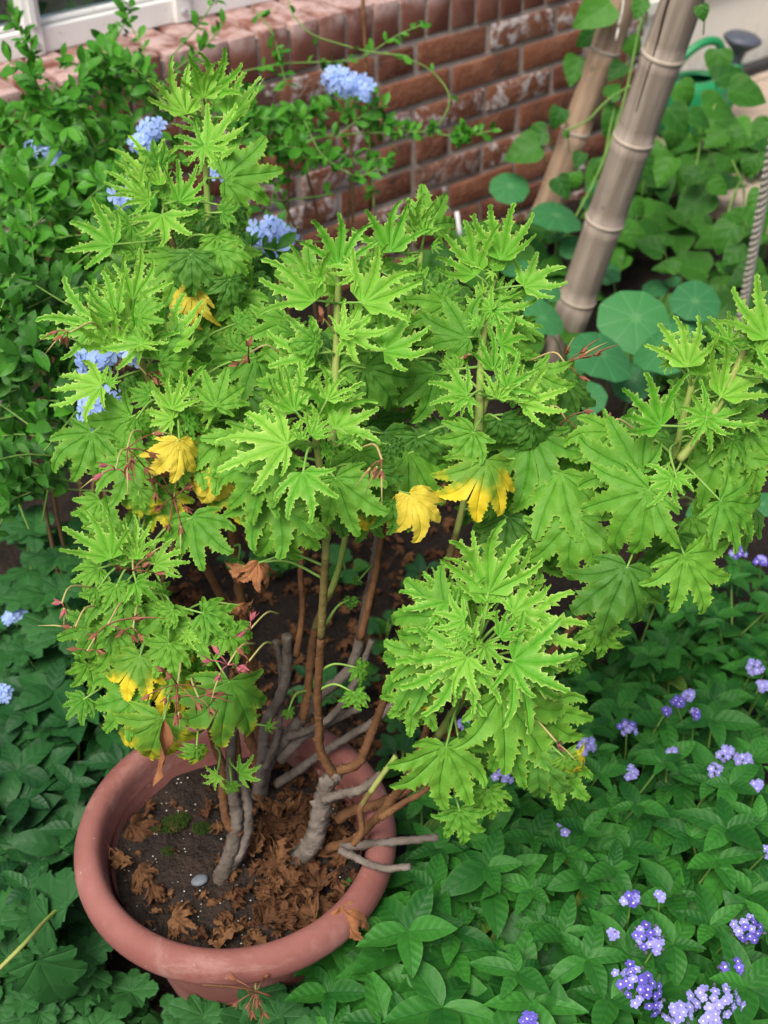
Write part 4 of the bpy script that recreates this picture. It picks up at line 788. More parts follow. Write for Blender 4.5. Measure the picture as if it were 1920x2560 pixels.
def cluster(parent, C, rad, n, kind, fs, up=Vector((0, -.45, .9)), flat=.55, elong=1.0, ang=0, buds=0, foot=None, seed=0):
    r = random.Random(seed + int(C.x * 9999)); up = up.normalized(); a = Vector((math.cos(ang), 0, 0)) + Vector((0, .6, .5)) * math.sin(ang); a = (a - up * a.dot(up)).normalized(); b = up.cross(a)
    foot = foot or C - up * .07 + Vector((0, .02, -.05))
    V, F = tube_data(spline([foot, (foot + C) / 2 + Vector((r.uniform(-.01, .01), 0, 0)), C - up * .006], 4), .0013, 5)
    st = link('flower_cluster', mesh('flower_cluster', V, F, M['vine_green']), Matrix(), parent)
    for i in range(n + buds):
        q = math.sqrt((i + .5) / (n + buds)); th = i * 2.4; d = a * math.cos(th) * q * elong + b * math.sin(th) * q
        p = C + d * rad + up * flat * rad * (1 - q * q) + Vector((r.uniform(-1, 1), r.uniform(-1, 1), r.uniform(-1, 1))) * rad * .12
        nrm = (up + d * .8 + Vector((r.uniform(-.3, .3), r.uniform(-.3, .3), r.uniform(-.2, .2)))).normalized()
        if i < n: link('floret', r.choice(FL[kind if r.random() < .7 else ('lilac' if kind == 'purple' else kind)]), frame(p, nrm.orthogonal() + Vector((r.random(), r.random(), 0)) * .5, nrm, fs * r.uniform(.85, 1.15)), st)
        else: link('bud', BUD, frame(p, nrm.orthogonal(), nrm, fs * .35), st)
# ================================================================== heliotrope bed, right
def leafy(name, label, cat, grp, loc, seed, nst, h, spread, Lr, kinds, mat, stem_mat, nodes=4, lean=(0, 0), whorl=5, horiz=.35, clusters=()):
    r = random.Random(seed); root = empty(name, loc, label, cat, grp); items = []; Lr *= r.uniform(.82, 1.2); h *= r.uniform(.85, 1.15)
    for s in range(nst):
        a = 2 * math.pi * (s + r.random() * .7) / nst; sp = spread * r.uniform(.45, 1.1); hh = h * r.uniform(.6, 1.08)
        tip = loc + Vector((math.cos(a) * sp + lean[0], math.sin(a) * sp + lean[1], hh)); base = loc + Vector((r.uniform(-.015, .015), r.uniform(-.015, .015), 0))
        P = spline([base, loc + Vector((math.cos(a) * sp * .35, math.sin(a) * sp * .35, hh * .5)), tip], 5)
        tube('stem', P, [.0028 - .0014 * i / (len(P) - 1) for i in range(len(P))], M[stem_mat], root, 5)
        ph = r.uniform(0, 3)
        for k in range(nodes):
            q = .35 + .65 * (k + .5) / nodes; i = min(len(P) - 2, int(q * (len(P) - 1))); p = P[i]; ax = (P[i + 1] - P[i]).normalized(); ph += 1.57 + r.uniform(-.3, .3)
            for sgn in (0, 1):
                d = Quaternion(ax, ph + sgn * math.pi) @ ax.orthogonal().normalized(); D = d + ax * r.uniform(.0, .7) + Vector((0, 0, horiz * r.uniform(-.8, .6)))
                kk = r.choice(kinds); items.append((r.choice(LEAF[kk]), frame(p, D, Vector((0, -.25, 1)) + ax * .5 + Vector((r.uniform(-.35, .35), r.uniform(-.35, .35), 0)), Lr * r.uniform(.7, 1.15))))
        for k in range(whorl):
            d = Quaternion(Vector((0, 0, 1)), k * 6.28 / whorl + ph) @ Vector((1, 0, 0)); D = d + Vector((0, 0, r.uniform(.1, .7)))
            items.append((r.choice(LEAF[kinds[0]]), frame(P[-1], D, Vector((0, -.2, 1)) - d * .3, Lr * r.uniform(.45, .85))))
    foliage(items, root, M[mat], 280); return root
HEL = 'low green heliotrope plant with pointed veined leaves in the bed beside the pot'; HG = 'heliotrope plants in the bed'
hels = []
rh = random.Random(12)
for i, (px, py) in enumerate([(1130, 2330), (1330, 2300), (1500, 2420), (1720, 2380), (1880, 2300), (1250, 2480), (1620, 2560), (1850, 2560), (1180, 2140), (1380, 2120), (1560, 2170), (1760, 2150), (1900, 2080), (1420, 1960), (1600, 1950), (1780, 1930), (1300, 1850), (1520, 1760), (1700, 1740), (1880, 1740), (1450, 1600), (1600, 1560), (1780, 1560), (1900, 1480), (1700, 1420), (1040, 2480), (1480, 2560), (1330, 2010), (1140, 2010), (1030, 2300), (1000, 2400), (930, 2500), (1060, 2180), (1230, 2240), (1450, 2260), (1650, 2270), (1830, 2220), (1330, 2400), (1680, 2060), (1480, 2060), (1560, 1660), (1720, 1650), (1860, 1600)]):
    p = onz(px, py, .17); p.z = 0; near = py > 1900
    d = (Vector((p.x, p.y, 0)) - POTC).length
    if d < .215: p = POTC + (Vector((p.x, p.y, 0)) - POTC).normalized() * .215
    if d > .34 or p.x > 0: pass
    hels.append(leafy('heliotrope_plant', HEL, 'plant', HG, p, 100 + i, 5 if py > 2280 else 6, .235 if near else .205, .09, .082 if py > 2280 else .066 if near else .056, ['h'] * 16 + ['hy'], 'h', 'vine_green', 3, (.0, -.01), 5))
def helio_flowers():
    L = [(1614, 2345, .021, 16, 'purple', 1.2, .2, 5), (1599, 2468, .026, 34, 'purple', 1.7, -.9, 3), (1866, 2325, .020, 16, 'purple', 1.5, 0, 4), (1792, 2503, .022, 24, 'lilac', 2.0, -.2, 2), (1579, 2248, .012, 7, 'purple', 1.4, 0, 2), (1532, 2337, .006, 3, 'lilac', 1, 0, 2), (1411, 2068, .009, 6, 'lilac', 1.5, 0, 0), (1832, 2419, .018, 8, 'purple', 1.3, 0, 12), (1693, 2535, .018, 12, 'lilac', 1.5, .3, 4), (1777, 2550, .012, 8, 'lilac', 1.2, 0, 0), (1322, 2552, .012, 9, 'purple', 1, 0, 2), (1787, 1925, .013, 8, 'lilac', 1.2, .8, 0), (1861, 1900, .012, 8, 'lilac', 1.2, 0, 0), (1575, 1932, .014, 8, 'lilac', 1, .8, 4), (1640, 2365, .012, 5, 'lilac', 1, 0, 4),
         (1216, 1880, .022, 20, 'lilac', 1.3, .6, 3), (1257, 1942, .014, 9, 'lilac', 1.2, 0, 0), (1162, 1811, .012, 8, 'lilac', 1, 0, 0), (1447, 1892, .014, 10, 'lilac', 1.2, 0, 0), (1469, 1860, .012, 8, 'lilac', 1.2, 0, 0), (1569, 1820, .013, 10, 'purple', 1.4, -.2, 0), (1845, 1382, .014, 10, 'purple', 1.4, 0, 2), (1903, 1402, .012, 9, 'purple', 1, 0, 0), (1886, 1668, .014, 11, 'lilac', 1.2, 0, 0), (1912, 1716, .012, 9, 'lilac', 1, .8, 0), (1694, 1757, .013, 9, 'purple', 1.3, 0, 6), (1721, 1738, .010, 7, 'lilac', 1, 0, 0), (1817, 1884, .014, 10, 'lilac', 1.4, 0, 0), (1680, 1885, .012, 6, 'lilac', 1.3, .5, 5), (1665, 1780, .010, 3, 'purple', 1, 0, 9), (1737, 1785, .010, 2, 'purple', 1, 0, 9), (1920, 2130, .010, 6, 'lilac', 1, 0, 0), (1890, 1965, .010, 5, 'lilac', 1.3, 0, 4), (1650, 2240, .008, 4, 'lilac', 1, 0, 3)]
    for i, (px, py, rad, n, kd, el, an, bu) in enumerate(L):
        z = .265 if py > 2000 else .245
        C = onz(px, py, z); par = min(hels, key=lambda h: (h.location.xy - C.xy).length)
        cluster(par, C, rad * .74, max(3, int(n * .8)), kd, .0058 if py > 2000 else .0055, flat=.7, elong=el, ang=an, buds=bu, foot=Vector((C.x * .6 + par.location.x * .4, C.y * .6 + par.location.y * .4 + .02, .13)), seed=i)
helio_flowers()
for h_ in hels:
    n = sum(1 for c in h_.children if c.name.startswith('flower_cluster')); b = sum(1 for c in h_.children if c.name.startswith('flower_cluster') for d in c.children if d.name.startswith('bud'))
    dp = (h_.location.xy - POTC.xy).length; where = 'pressed close against the terracotta pot' if dp < .3 else 'in the bed a short way from the pot' if dp < .48 else 'in the bed well away from the pot'
    h_['label'] = ('flowerless green heliotrope plant ' if n == 0 else 'heliotrope plant with one violet flower head ' if n == 1 else 'heliotrope plant with two violet flower heads ' if n == 2 else 'heliotrope plant crowded with violet flower heads ') + where
# ================================================================== left side: broad-leaved plants in the shade
SG = 'leafy dark plants left of the pot'
for i, (px, py, h) in enumerate([(60, 1760, .2), (170, 1900, .17), (60, 2000, .17), (40, 2130, .16), (170, 2130, .13), (240, 1760, .18), (330, 1830, .2), (20, 1880, .19)]):
    p = onz(px, py, .15); p.z = 0
    if (p - POTC).length < .25: p = POTC + (p - POTC).normalized() * .25
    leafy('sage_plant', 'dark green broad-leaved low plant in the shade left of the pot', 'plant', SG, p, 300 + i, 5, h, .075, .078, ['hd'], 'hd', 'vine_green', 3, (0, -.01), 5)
for i, (px, py, h) in enumerate([(60, 1400, .30), (140, 1330, .32), (190, 1480, .30), (40, 1530, .26), (60, 2300, .16), (110, 2480, .13), (30, 2420, .14), (310, 2500, .08), (430, 2540, .07), (250, 1560, .28), (560, 2560, .07), (120, 1640, .22), (690, 2560, .15), (800, 2540, .16), (590, 2600, .15), (760, 2600, .17), (660, 2640, .16), (880, 2580, .17)]):
    p = onz(px, py, h * .8); p.z = 0
    lim = .25 if py < 2400 else .19
    if (p - POTC).length < lim: p = POTC + (p - POTC).normalized() * lim
    leafy('chrysanthemum_plant', 'tall chrysanthemum plant with lobed leaves below the plumbago shrub' if h > .2 else 'low chrysanthemum plant with lobed leaves in front of the pot base' if px > 280 else 'low chrysanthemum plant with lobed leaves in the shade of the pot flank', 'plant', 'chrysanthemum plants by the pot', p, 330 + i, 4 if h > .1 else 3, h, .06, .062, ['c'], 'c', 'vine_green', 3, (0, 0), 4)
def shade_stem():
    o = empty('leaning_stem', onz(90, 2320, .1), 'pale green stem leaning along the left foot of the pot', 'stem'); P = spline([at(-20, 2440, 1.42), at(60, 2360, 1.43), at(120, 2295, 1.49), at(172, 2250, 1.54)], 4)
    tube('stalk', P, .0026, M['stem_green'], o, 6)
    for k, (bx, by, tx, ty) in enumerate([(95, 2400, 160, 2540), (120, 2300, 20, 2330), (170, 2265, 70, 2200)]):
        B = at(bx, by, 1.50); T = at(tx, ty, 1.54); link('leaf', LEAF['c'][k % 3], frame(B, T - B, Vector((0, -.6, .8)), (T - B).length), o)
shade_stem()
def shade_flowers():
    root = empty('bluebell_plant', onz(200, 2440, 0), 'tiny pale blue flowers on thin stalks in the shade under the pot rim', 'plant')
    for i, (px, py) in enumerate([(256, 2353), (203, 2389), (206, 2437), (209, 2341), (158, 2341), (355, 2455), (3, 2377), (36, 2368), (20, 2400), (170, 2385), (30, 1500), (45, 1530)]):
        if py < 2000: continue
        C = onz(px, py, .075); cluster(root, C, .007, 5, 'lilac', .0048, flat=.6, foot=Vector((C.x, C.y + .015, .0)), seed=i)
    r2 = empty('blue_flower_plant', onz(40, 1560, 0), 'small blue flower heads low at the shaded left edge of the bed', 'plant')
    for i, (px, py) in enumerate([(34, 1490), (45, 1525), (30, 1540), (0, 1735)]):
        C = onz(px, py, .2); cluster(r2, C, .014, 9, 'blue', .008, flat=.6, foot=Vector((C.x, C.y + .02, .0)), seed=50 + i)
shade_flowers()
# ================================================================== plumbago against the wall
def sprig(P, items, r, L, kinds, dens=1.0, per=3):
    n = len(P)
    for i in range(1, n):
        if r.random() > dens: continue
        p = P[i]; ax = (P[i] - P[i - 1]).normalized()
        for k in range(per):
            d = Quaternion(ax, r.uniform(0, 6.28)) @ ax.orthogonal().normalized(); D = d + ax * r.uniform(.1, .9) + Vector((0, 0, .25))
            items.append((r.choice(LEAF[r.choice(kinds)]), frame(p, D, Vector((r.uniform(-.5, .5), -.6 + r.uniform(-.5, .5), .8)), L * r.uniform(.55, 1.2))))
def plumbago(label, zones, seed, trail=(), flowers=(), mat='p', grp=None, kinds=('p',), L=.036, cat='shrub', name='plumbago_shrub', foot=None):
    """zones: (px, py, half width px, half height px, near depth, far depth, number of sprigs)"""
    r = random.Random(seed); f = foot or zones[0]; p0 = at(f[0], f[1], f[4] if len(f) > 4 else f[2]); root = empty(name, Vector((p0.x, p0.y, 0)), label, cat, grp); items = []
    base = Vector((p0.x, p0.y, 0))
    SV, SF = [], []
    for (zx, zy, sx, sy, Za, Zb, n) in zones:
        for i in range(n):
            px, py = zx + r.uniform(-sx, sx), zy + r.uniform(-sy, sy); c = at(px, py, r.uniform(Za, Zb))
            if c.z < .03: c.z = r.uniform(.03, .1)
            vw = (c - WO).dot(WN)
            if vw > -.05: c -= WN * (vw + .05 + r.random() * .05)
            d = Vector((r.gauss(0, .7), r.gauss(-.25, .5), r.uniform(.1, 1))).normalized(); ln = r.uniform(.06, .13)
            P = spline([c - d * ln * .6, c, c + d * ln * .5 + Vector((0, -.01, -.012))], 3)
            sprig(P, items, r, L, kinds, 1, 3)
            V, F = tube_data([c - d * ln, *P], .0011, 4, False); o = len(SV); SV += V; SF += [tuple(q + o for q in f_) for f_ in F]
    for pts, Z, dens, per in trail:
        Zs = Z if hasattr(Z, '__len__') else [Z] * len(pts); P = spline([at(x, y, z) for (x, y), z in zip(pts, Zs)], 7)
        tube('stem', P, .0014, M['vine_green' if seed % 2 else 'twig'], root, 5); sprig(P, items, r, L * .8, kinds, dens, per)
    if SV:
        o = link('twigs', mesh('twigs', SV, SF, M['vine_green']), Matrix(), root); o['kind'] = 'stuff'
    for k in range(5):
        z = r.choice(zones) if zones else None
        if z: c = at(z[0] + r.uniform(-z[2], z[2]) * .7, z[1] - z[3] * .5, (z[4] + z[5]) / 2); tube('stem', spline([base + Vector((r.uniform(-.05, .05), r.uniform(-.05, .05), 0)), (base + c) / 2 + Vector((r.uniform(-.06, .06), 0, .05)), c], 6), [.004 - .002 * i / 12 for i in range(13)], M['twig'], root, 6)
    for i, (px, py, Z, rad, n) in enumerate(flowers):
        C = at(px, py, Z); cluster(root, C, rad, n, 'blue', .0125, up=Vector((0, -.8, .5)), flat=.6, elong=1.2, seed=seed + i, foot=C + Vector((.01, .05, -.05)))
    foliage(items, root, M[mat], 290); return root
plumbago('dense plumbago shrub with blue flowers climbing the wall below the window', [(130, 330, 150, 170, 1.95, 2.5, 46), (90, 560, 130, 170, 1.75, 2.3, 44), (330, 270, 120, 110, 2.0, 2.45, 16), (350, 560, 120, 150, 1.75, 2.2, 26)], 401,
    trail=[([(180, 330), (240, 180), (300, 80), (330, 10)], [2.1, 2.2, 2.3, 2.3], .6, 2), ([(60, 300), (90, 180), (60, 100), (20, 20)], [2.1, 2.2, 2.2, 2.2], .9, 3), ([(330, 290), (300, 220), (270, 160), (255, 100)], [2.2, 2.25, 2.3, 2.3], .8, 2), ([(360, 300), (365, 150), (330, 70), (305, 0)], 2.3, .5, 2), ([(430, 140), (490, 70), (530, 10), (540, -20)], 2.3, .4, 2), ([(170, 260), (220, 330), (260, 420), (300, 470)], 2.05, .3, 1), ([(0, 620), (60, 590), (110, 540), (150, 500)], 1.8, .7, 2), ([(0, 1010), (70, 1060), (130, 1100), (180, 1130)], 1.65, .1, 1), ([(0, 850), (60, 840), (120, 815)], 1.7, .2, 1)],
    flowers=[(119, 376, 2.0, .017, 6), (152, 402, 1.98, .015, 5), (72, 370, 2.0, .008, 2), (382, 322, 1.80, .015, 5), (357, 360, 1.80, .013, 5), (301, 498, 1.7, .012, 4), (561, 425, 1.75, .014, 5)], foot=(150, 700, 2.1))
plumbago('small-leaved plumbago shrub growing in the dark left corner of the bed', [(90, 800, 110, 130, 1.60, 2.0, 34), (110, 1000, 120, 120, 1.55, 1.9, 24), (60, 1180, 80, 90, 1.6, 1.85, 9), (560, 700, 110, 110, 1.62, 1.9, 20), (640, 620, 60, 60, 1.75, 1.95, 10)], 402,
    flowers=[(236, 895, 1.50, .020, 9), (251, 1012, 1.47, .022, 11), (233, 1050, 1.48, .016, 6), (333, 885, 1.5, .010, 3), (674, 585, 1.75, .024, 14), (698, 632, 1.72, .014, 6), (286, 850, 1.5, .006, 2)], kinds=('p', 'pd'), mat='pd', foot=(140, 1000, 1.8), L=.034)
plumbago('thin plumbago sprays trailing across the red bricks with a pale blue flower head', [(740, 330, 60, 90, 2.28, 2.45, 9), (640, 330, 60, 60, 2.2, 2.4, 8), (900, 300, 50, 100, 2.35, 2.5, 4)], 403,
    trail=[([(600, 180), (700, 160), (800, 155), (900, 145), (990, 90), (1060, 60)], 2.42, .5, 2), ([(640, 30), (680, 80), (700, 150), (715, 210)], 2.4, .5, 2), ([(720, 0), (735, 40), (780, 85), (850, 110), (930, 130), (1020, 140)], 2.4, .05, 1), ([(880, 285), (960, 330), (1020, 345), (1075, 335), (1120, 270), (1115, 220), (1060, 165), (960, 130)], [2.4, 2.4, 2.4, 2.4, 2.42, 2.45, 2.45, 2.42], .16, 1), ([(880, 335), (960, 330), (1060, 332), (1150, 340), (1240, 325)], 2.4, .55, 3), ([(940, 300), (990, 320), (1040, 330), (1090, 320)], 2.38, .5, 3), ([(620, 420), (700, 370), (800, 345), (880, 335), (1000, 330)], 2.38, .5, 2), ([(640, 510), (720, 500), (800, 490), (830, 480)], 2.35, .3, 2), ([(760, 300), (800, 380), (850, 420), (900, 440), (960, 410)], 2.3, .6, 2), ([(1140, 370), (1150, 350), (1160, 330)], 2.4, .9, 3), ([(930, 200), (920, 300), (930, 420), (935, 520)], 2.45, .35, 2), ([(420, 190), (470, 150), (520, 110), (560, 60)], 2.4, .6, 2), ([(480, 330), (540, 300), (600, 290), (680, 300)], 2.2, .7, 3)],
    flowers=[(835, 195, 2.32, .022, 9), (872, 212, 2.31, .024, 10), (905, 228, 2.31, .017, 7), (918, 213, 2.31, .006, 1)], L=.034, foot=(760, 560, 2.5))
# thin cane leaning on the wall
tc = empty('thin_cane', wp(onwall(920, 500)[0], -.05, 0), 'thin brown cane standing against the brick wall behind the trailing sprays', 'cane')
tube('cane', spline([at(925, 530, 2.62), at(922, 300, 2.55), at(912, 100, 2.48), at(905, -60, 2.44)], 4), .0036, M['stem_brown'], tc, 7)
# plants inside the greenhouse
def inside():
    for j, (u, v) in enumerate([(-1.75, .55), (-1.2, .6), (-.65, .62), (-.1, .65), (.45, .7)]):
        r = random.Random(900 + j); b = wp(u, v, 0); root = empty('greenhouse_shrub', b, 'leafy green shrub growing inside the greenhouse behind the glass', 'shrub', 'shrubs behind the glass'); items = []
        tube('trunk', spline([b, b + Vector((.02, 0, .4)), b + Vector((0, .02, .8))], 4), .012, M['twig'], root, 6)
        for i in range(95):
            c = b + WD * r.gauss(0, .2) + WN * r.gauss(0, .12) + Vector((0, 0, r.uniform(.15, 1.15))); vw = (c - WO).dot(WN)
            if vw < .28: c += WN * (.28 - vw)
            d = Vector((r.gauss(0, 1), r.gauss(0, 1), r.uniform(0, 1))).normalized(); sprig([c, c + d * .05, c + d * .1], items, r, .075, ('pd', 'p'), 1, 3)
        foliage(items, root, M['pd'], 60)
inside()
# ================================================================== bamboo poles, rope, string
def bamboo(name, label, p0, p1, rad, nodes, mat='bamboo'):
    root = empty(name, p0, label, 'pole', 'bamboo poles'); ax = (p1 - p0).normalized(); Ln = (p1 - p0).length
    q = Vector((0, 0, 1)).rotation_difference(ax); MX = Matrix.Translation(p0) @ q.to_matrix().to_4x4()
    zs = [0]; nd = sorted(nodes); V = []; F = []; ns = 28; st = []
    for a, b in zip([0] + nd, nd + [Ln]):
        for k in range(7):
            z = a + (b - a) * k / 6; e = abs(k / 6 - .5) * 2; st.append((z, rad * (.965 + .035 * e ** 4)))
    for z, rr in st:
        for k in range(ns): a = 2 * math.pi * k / ns; V.append((rr * math.cos(a), rr * math.sin(a) * .98, z + (.0004 if len(V) > 5 else 0)))
    for i in range(len(st) - 1):
        for k in range(ns): F.append((i * ns + k, i * ns + (k + 1) % ns, (i + 1) * ns + (k + 1) % ns, (i + 1) * ns + k))
    link('culm', mesh('culm', V, F, M[mat]), MX, root)
    for z in nd:
        pr = [(rad * .99, -.007), (rad * 1.035, -.004), (rad * 1.055, -.001), (rad * 1.03, .0015), (rad * 1.00, .003)]
        link('node_ring', mesh('node_ring', *lathe(pr, 32), M['node']), MX @ Matrix.Translation((0, 0, z)), root)
    return root, MX, ax
PB = onz(1372, 950, .0); PT = at(1706, 0, 2.28); PB = PB - (PT - PB) * .1; PT2 = PB + (PT - PB) * 1.3
def along(px, py, a, b):
    best = min(range(2001), key=lambda i: (lambda p: (960 + p.x / p.dot(FW) * FPX - px) ** 2 + (1280 - p.dot(UPC) / p.dot(FW) * FPX - py) ** 2)(a + (b - a) * i / 2000 - CAM)); return (b - a).length * best / 2000
bm_root, bm_M, bm_ax = bamboo('bamboo_pole', 'thick grey bamboo pole with a long dark split leaning over the nasturtiums', PB, PT2, .0395, [along(x, y, PB, PT2) for x, y in ((1453, 745), (1523, 552), (1590, 347), (1661, 138), (1722, -80))])
def crack():
    L = (PT2 - PB).length; V = []; pts = [(1590, 280), (1612, 205), (1640, 120), (1662, 30), (1690, -60)]
    P = []
    for x, y in pts:
        d = ray(x, y); # nearest hit on the pole surface
        best = None
        for i in range(400):
            Z = 1.9 + i * .003; p = CAM + d * Z; h = (p - PB).dot(bm_ax); q = (p - PB - bm_ax * h).length
            if q < .0402: best = p; break
        if best: P.append(best)
    if len(P) > 2: tube('split', spline(P, 5), [.0006 + .0016 * min(1, i / 8) for i in range(5 * (len(P) - 1) + 1)], M['crack'], bm_root, 5)
crack()
PB2 = onz(1295, 640, -.02); PB2 = at(1318, 610, 3.25); PB2.z = -.02; PT3 = at(1557, 0, 2.9); PT4 = PB2 + (PT3 - PB2) * 1.3
bamboo('bamboo_pole', 'brownish bamboo pole standing close to the brick wall with climber leaves', PB2, PT4, .0355, [along(x, y, PB2, PT4) for x, y in ((1330, 520), (1425, 320), (1515, 123))], 'bamboo_brown')
def rope():
    a = onz(1822, 960, .0); b = at(1850, 800, (a - CAM).dot(FW) - .15); b2 = at(1920, 424, 2.25); d = (b2 - a); root = empty('guy_rope', a, 'twisted pale rope stretched down into the bed at the right', 'rope')
    for s in range(3):
        P = []; n = 150
        for i in range(n + 1):
            t = i / n; p = a + d * 1.35 * t; an = t * 105 + s * 2.094; u = d.normalized().orthogonal(); w = d.normalized().cross(u); P.append(p + (u * math.cos(an) + w * math.sin(an)) * .0036)
        tube('strand', P, .0054, M['rope'], root, 6)
rope()
stg = empty('string', at(1540, 100, 2.85), 'short white string hanging beside the brownish bamboo pole', 'string'); tube('cord', spline([at(1540, 100, 2.83), at(1548, 60, 2.82), at(1556, 25, 2.8), at(1562, -30, 2.78)], 3), .0024, M['string'], stg, 5)
# ================================================================== nasturtiums and climbers at the back right
CR['N'] = (1300, 350, .3737); CR['2'] = (900, 0, .6148)
def round_plant(name, label, rows, foot, leafkey='n'):
    root = empty(name, foot, label, 'plant', None)
    for i, (c, x, y, rx, Z, tilt, roll) in enumerate(rows):
        p = cx(c, x, y); C = at(p[0], p[1], Z); rad = rx * CR[c][2] / FPX * Z
        N = (CAM - C).normalized() * (1 - tilt) + Vector((roll, 0, 1)) * tilt
        o = link('leaf', LEAF['n'][i % 3], frame(C, Vector((math.cos(i), math.sin(i), 0)), N, rad), root)
        f = Vector((foot.x + (C.x - foot.x) * .6, foot.y + (C.y - foot.y) * .6, .01)); tube('petiole', spline([f, (f + C) / 2 + Vector((.01, .02, .02)), C - N.normalized() * .003], 4), .0016, M['petiole'], o, 5)
round_plant('nasturtium_plant', 'nasturtium with large round blue-green leaves at the foot of the split bamboo', [('N', 770, 1190, 245, 2.45, .5, 0), ('N', 545, 1430, 235, 2.35, .35, .1), ('N', 950, 1400, 215, 2.33, .4, -.1), ('N', 1170, 1080, 170, 2.5, .6, 0), ('N', 150, 1190, 170, 2.4, .4, 0), ('N', 330, 1500, 120, 2.5, .5, 0), ('N', 760, 1600, 150, 2.45, .4, 0), ('N', 620, 900, 60, 2.75, .5, 0), ('N', 1010, 940, 60, 2.8, .5, 0), ('N', 900, 990, 85, 2.8, .7, .2), ('N', 1120, 1250, 130, 2.5, .6, 0), ('5', 380, 930, 80, 2.2, .4, 0), ('5', 430, 790, 110, 2.3, .5, 0), ('5', 1060, 1390, 120, 2.0, .5, 0), ('5', 1000, 1130, 80, 2.1, .5, 0), ('5', 1320, 1330, 70, 2.0, .5, 0)], onz(1560, 900, 0))
round_plant('nasturtium_plant', 'nasturtium with smaller round leaves between the two bamboo poles near the wall', [('2', 610, 757, 82, 2.9, .6, 0), ('2', 800, 875, 108, 2.85, .55, 0), ('2', 955, 760, 48, 2.95, .5, .2), ('2', 860, 1010, 55, 2.9, .5, 0), ('2', 935, 830, 40, 3.0, .4, 0), ('2', 640, 1090, 60, 2.8, .5, 0), ('2', 1010, 1110, 50, 2.8, .5, 0), ('2', 770, 1180, 55, 2.6, .5, 0), ('2', 790, 960, 35, 2.95, .5, 0), ('2', 1330, 1010, 0.1, 2.9, .5, 0)][:-1], onz(1380, 640, 0))
def heart_plant(name, label, rows, foot, vines=(), cat='climber'):
    root = empty(name, foot, label, cat)
    for pts, Z in vines: tube('stem', spline([at(x, y, Z) for x, y in pts], 5), .0026, M['vine_green'], root, 5)
    for i, (c, bx, by, tx, ty, Z, ti, k) in enumerate(rows):
        b = cx(c, bx, by); t = cx(c, tx, ty); B = at(b[0], b[1], Z); T = at(t[0], t[1], Z); r = random.Random(i + 50)
        N = (CAM - B).normalized() * (1 - ti) + Vector((r.uniform(-.3, .3), 0, 1)) * ti
        o = link('leaf', LEAF['b'][i % 4], frame(B, T - B, N, (T - B).length * k), root); tube('petiole', spline([B + Vector((.02, .03, -.06)), B + Vector((.012, .012, -.02)), B], 3), .0014, M['petiole'], o, 5)
heart_plant('climber_vine', 'climbing vine with heart-shaped leaves twining round the brownish bamboo pole', [('2', 1020, 10, 865, 105, 2.85, .2, 1), ('2', 960, 130, 865, 190, 2.95, .2, .9), ('2', 890, 230, 845, 390, 3.0, .05, .75), ('2', 760, 540, 650, 560, 2.85, .3, 1), ('2', 730, 590, 580, 640, 2.85, .4, 1), ('2', 820, 440, 770, 550, 3.0, .05, .8), ('2', 800, 720, 850, 810, 2.9, .1, 1), ('2', 870, 700, 880, 780, 2.9, .1, 1), ('2', 1150, 0, 1130, 50, 2.6, .2, 1.6), ('2', 1385, 20, 1400, 90, 2.2, .1, 1), ('2', 1070, 260, 1010, 330, 2.95, .2, 1), ('2', 1090, 150, 1130, 240, 2.95, .1, 1), ('2', 1010, 400, 1060, 330, 2.95, .2, 1), ('2', 1060, 440, 990, 560, 2.98, .2, 1), ('2', 900, 620, 880, 690, 2.98, .2, 1), ('2', 980, 640, 1000, 760, 2.95, .2, 1), ('2', 1120, 610, 1190, 720, 2.95, .2, 1), ('2', 1100, 820, 1170, 880, 2.95, .3, 1), ('2', 1080, 940, 1120, 1010, 2.9, .3, 1), ('2', 830, 540, 860, 560, 2.8, .2, 1)],
    Vector((PB2.x + .05, PB2.y - .06, 0)), [([(1430, 560), (1500, 420), (1560, 250), (1600, 60), (1620, -20)], 2.92), ([(1480, 560), (1530, 300), (1570, 150), (1620, 30)], 2.98), ([(1410, 330), (1470, 300), (1520, 250), (1600, 200)], 2.85)])
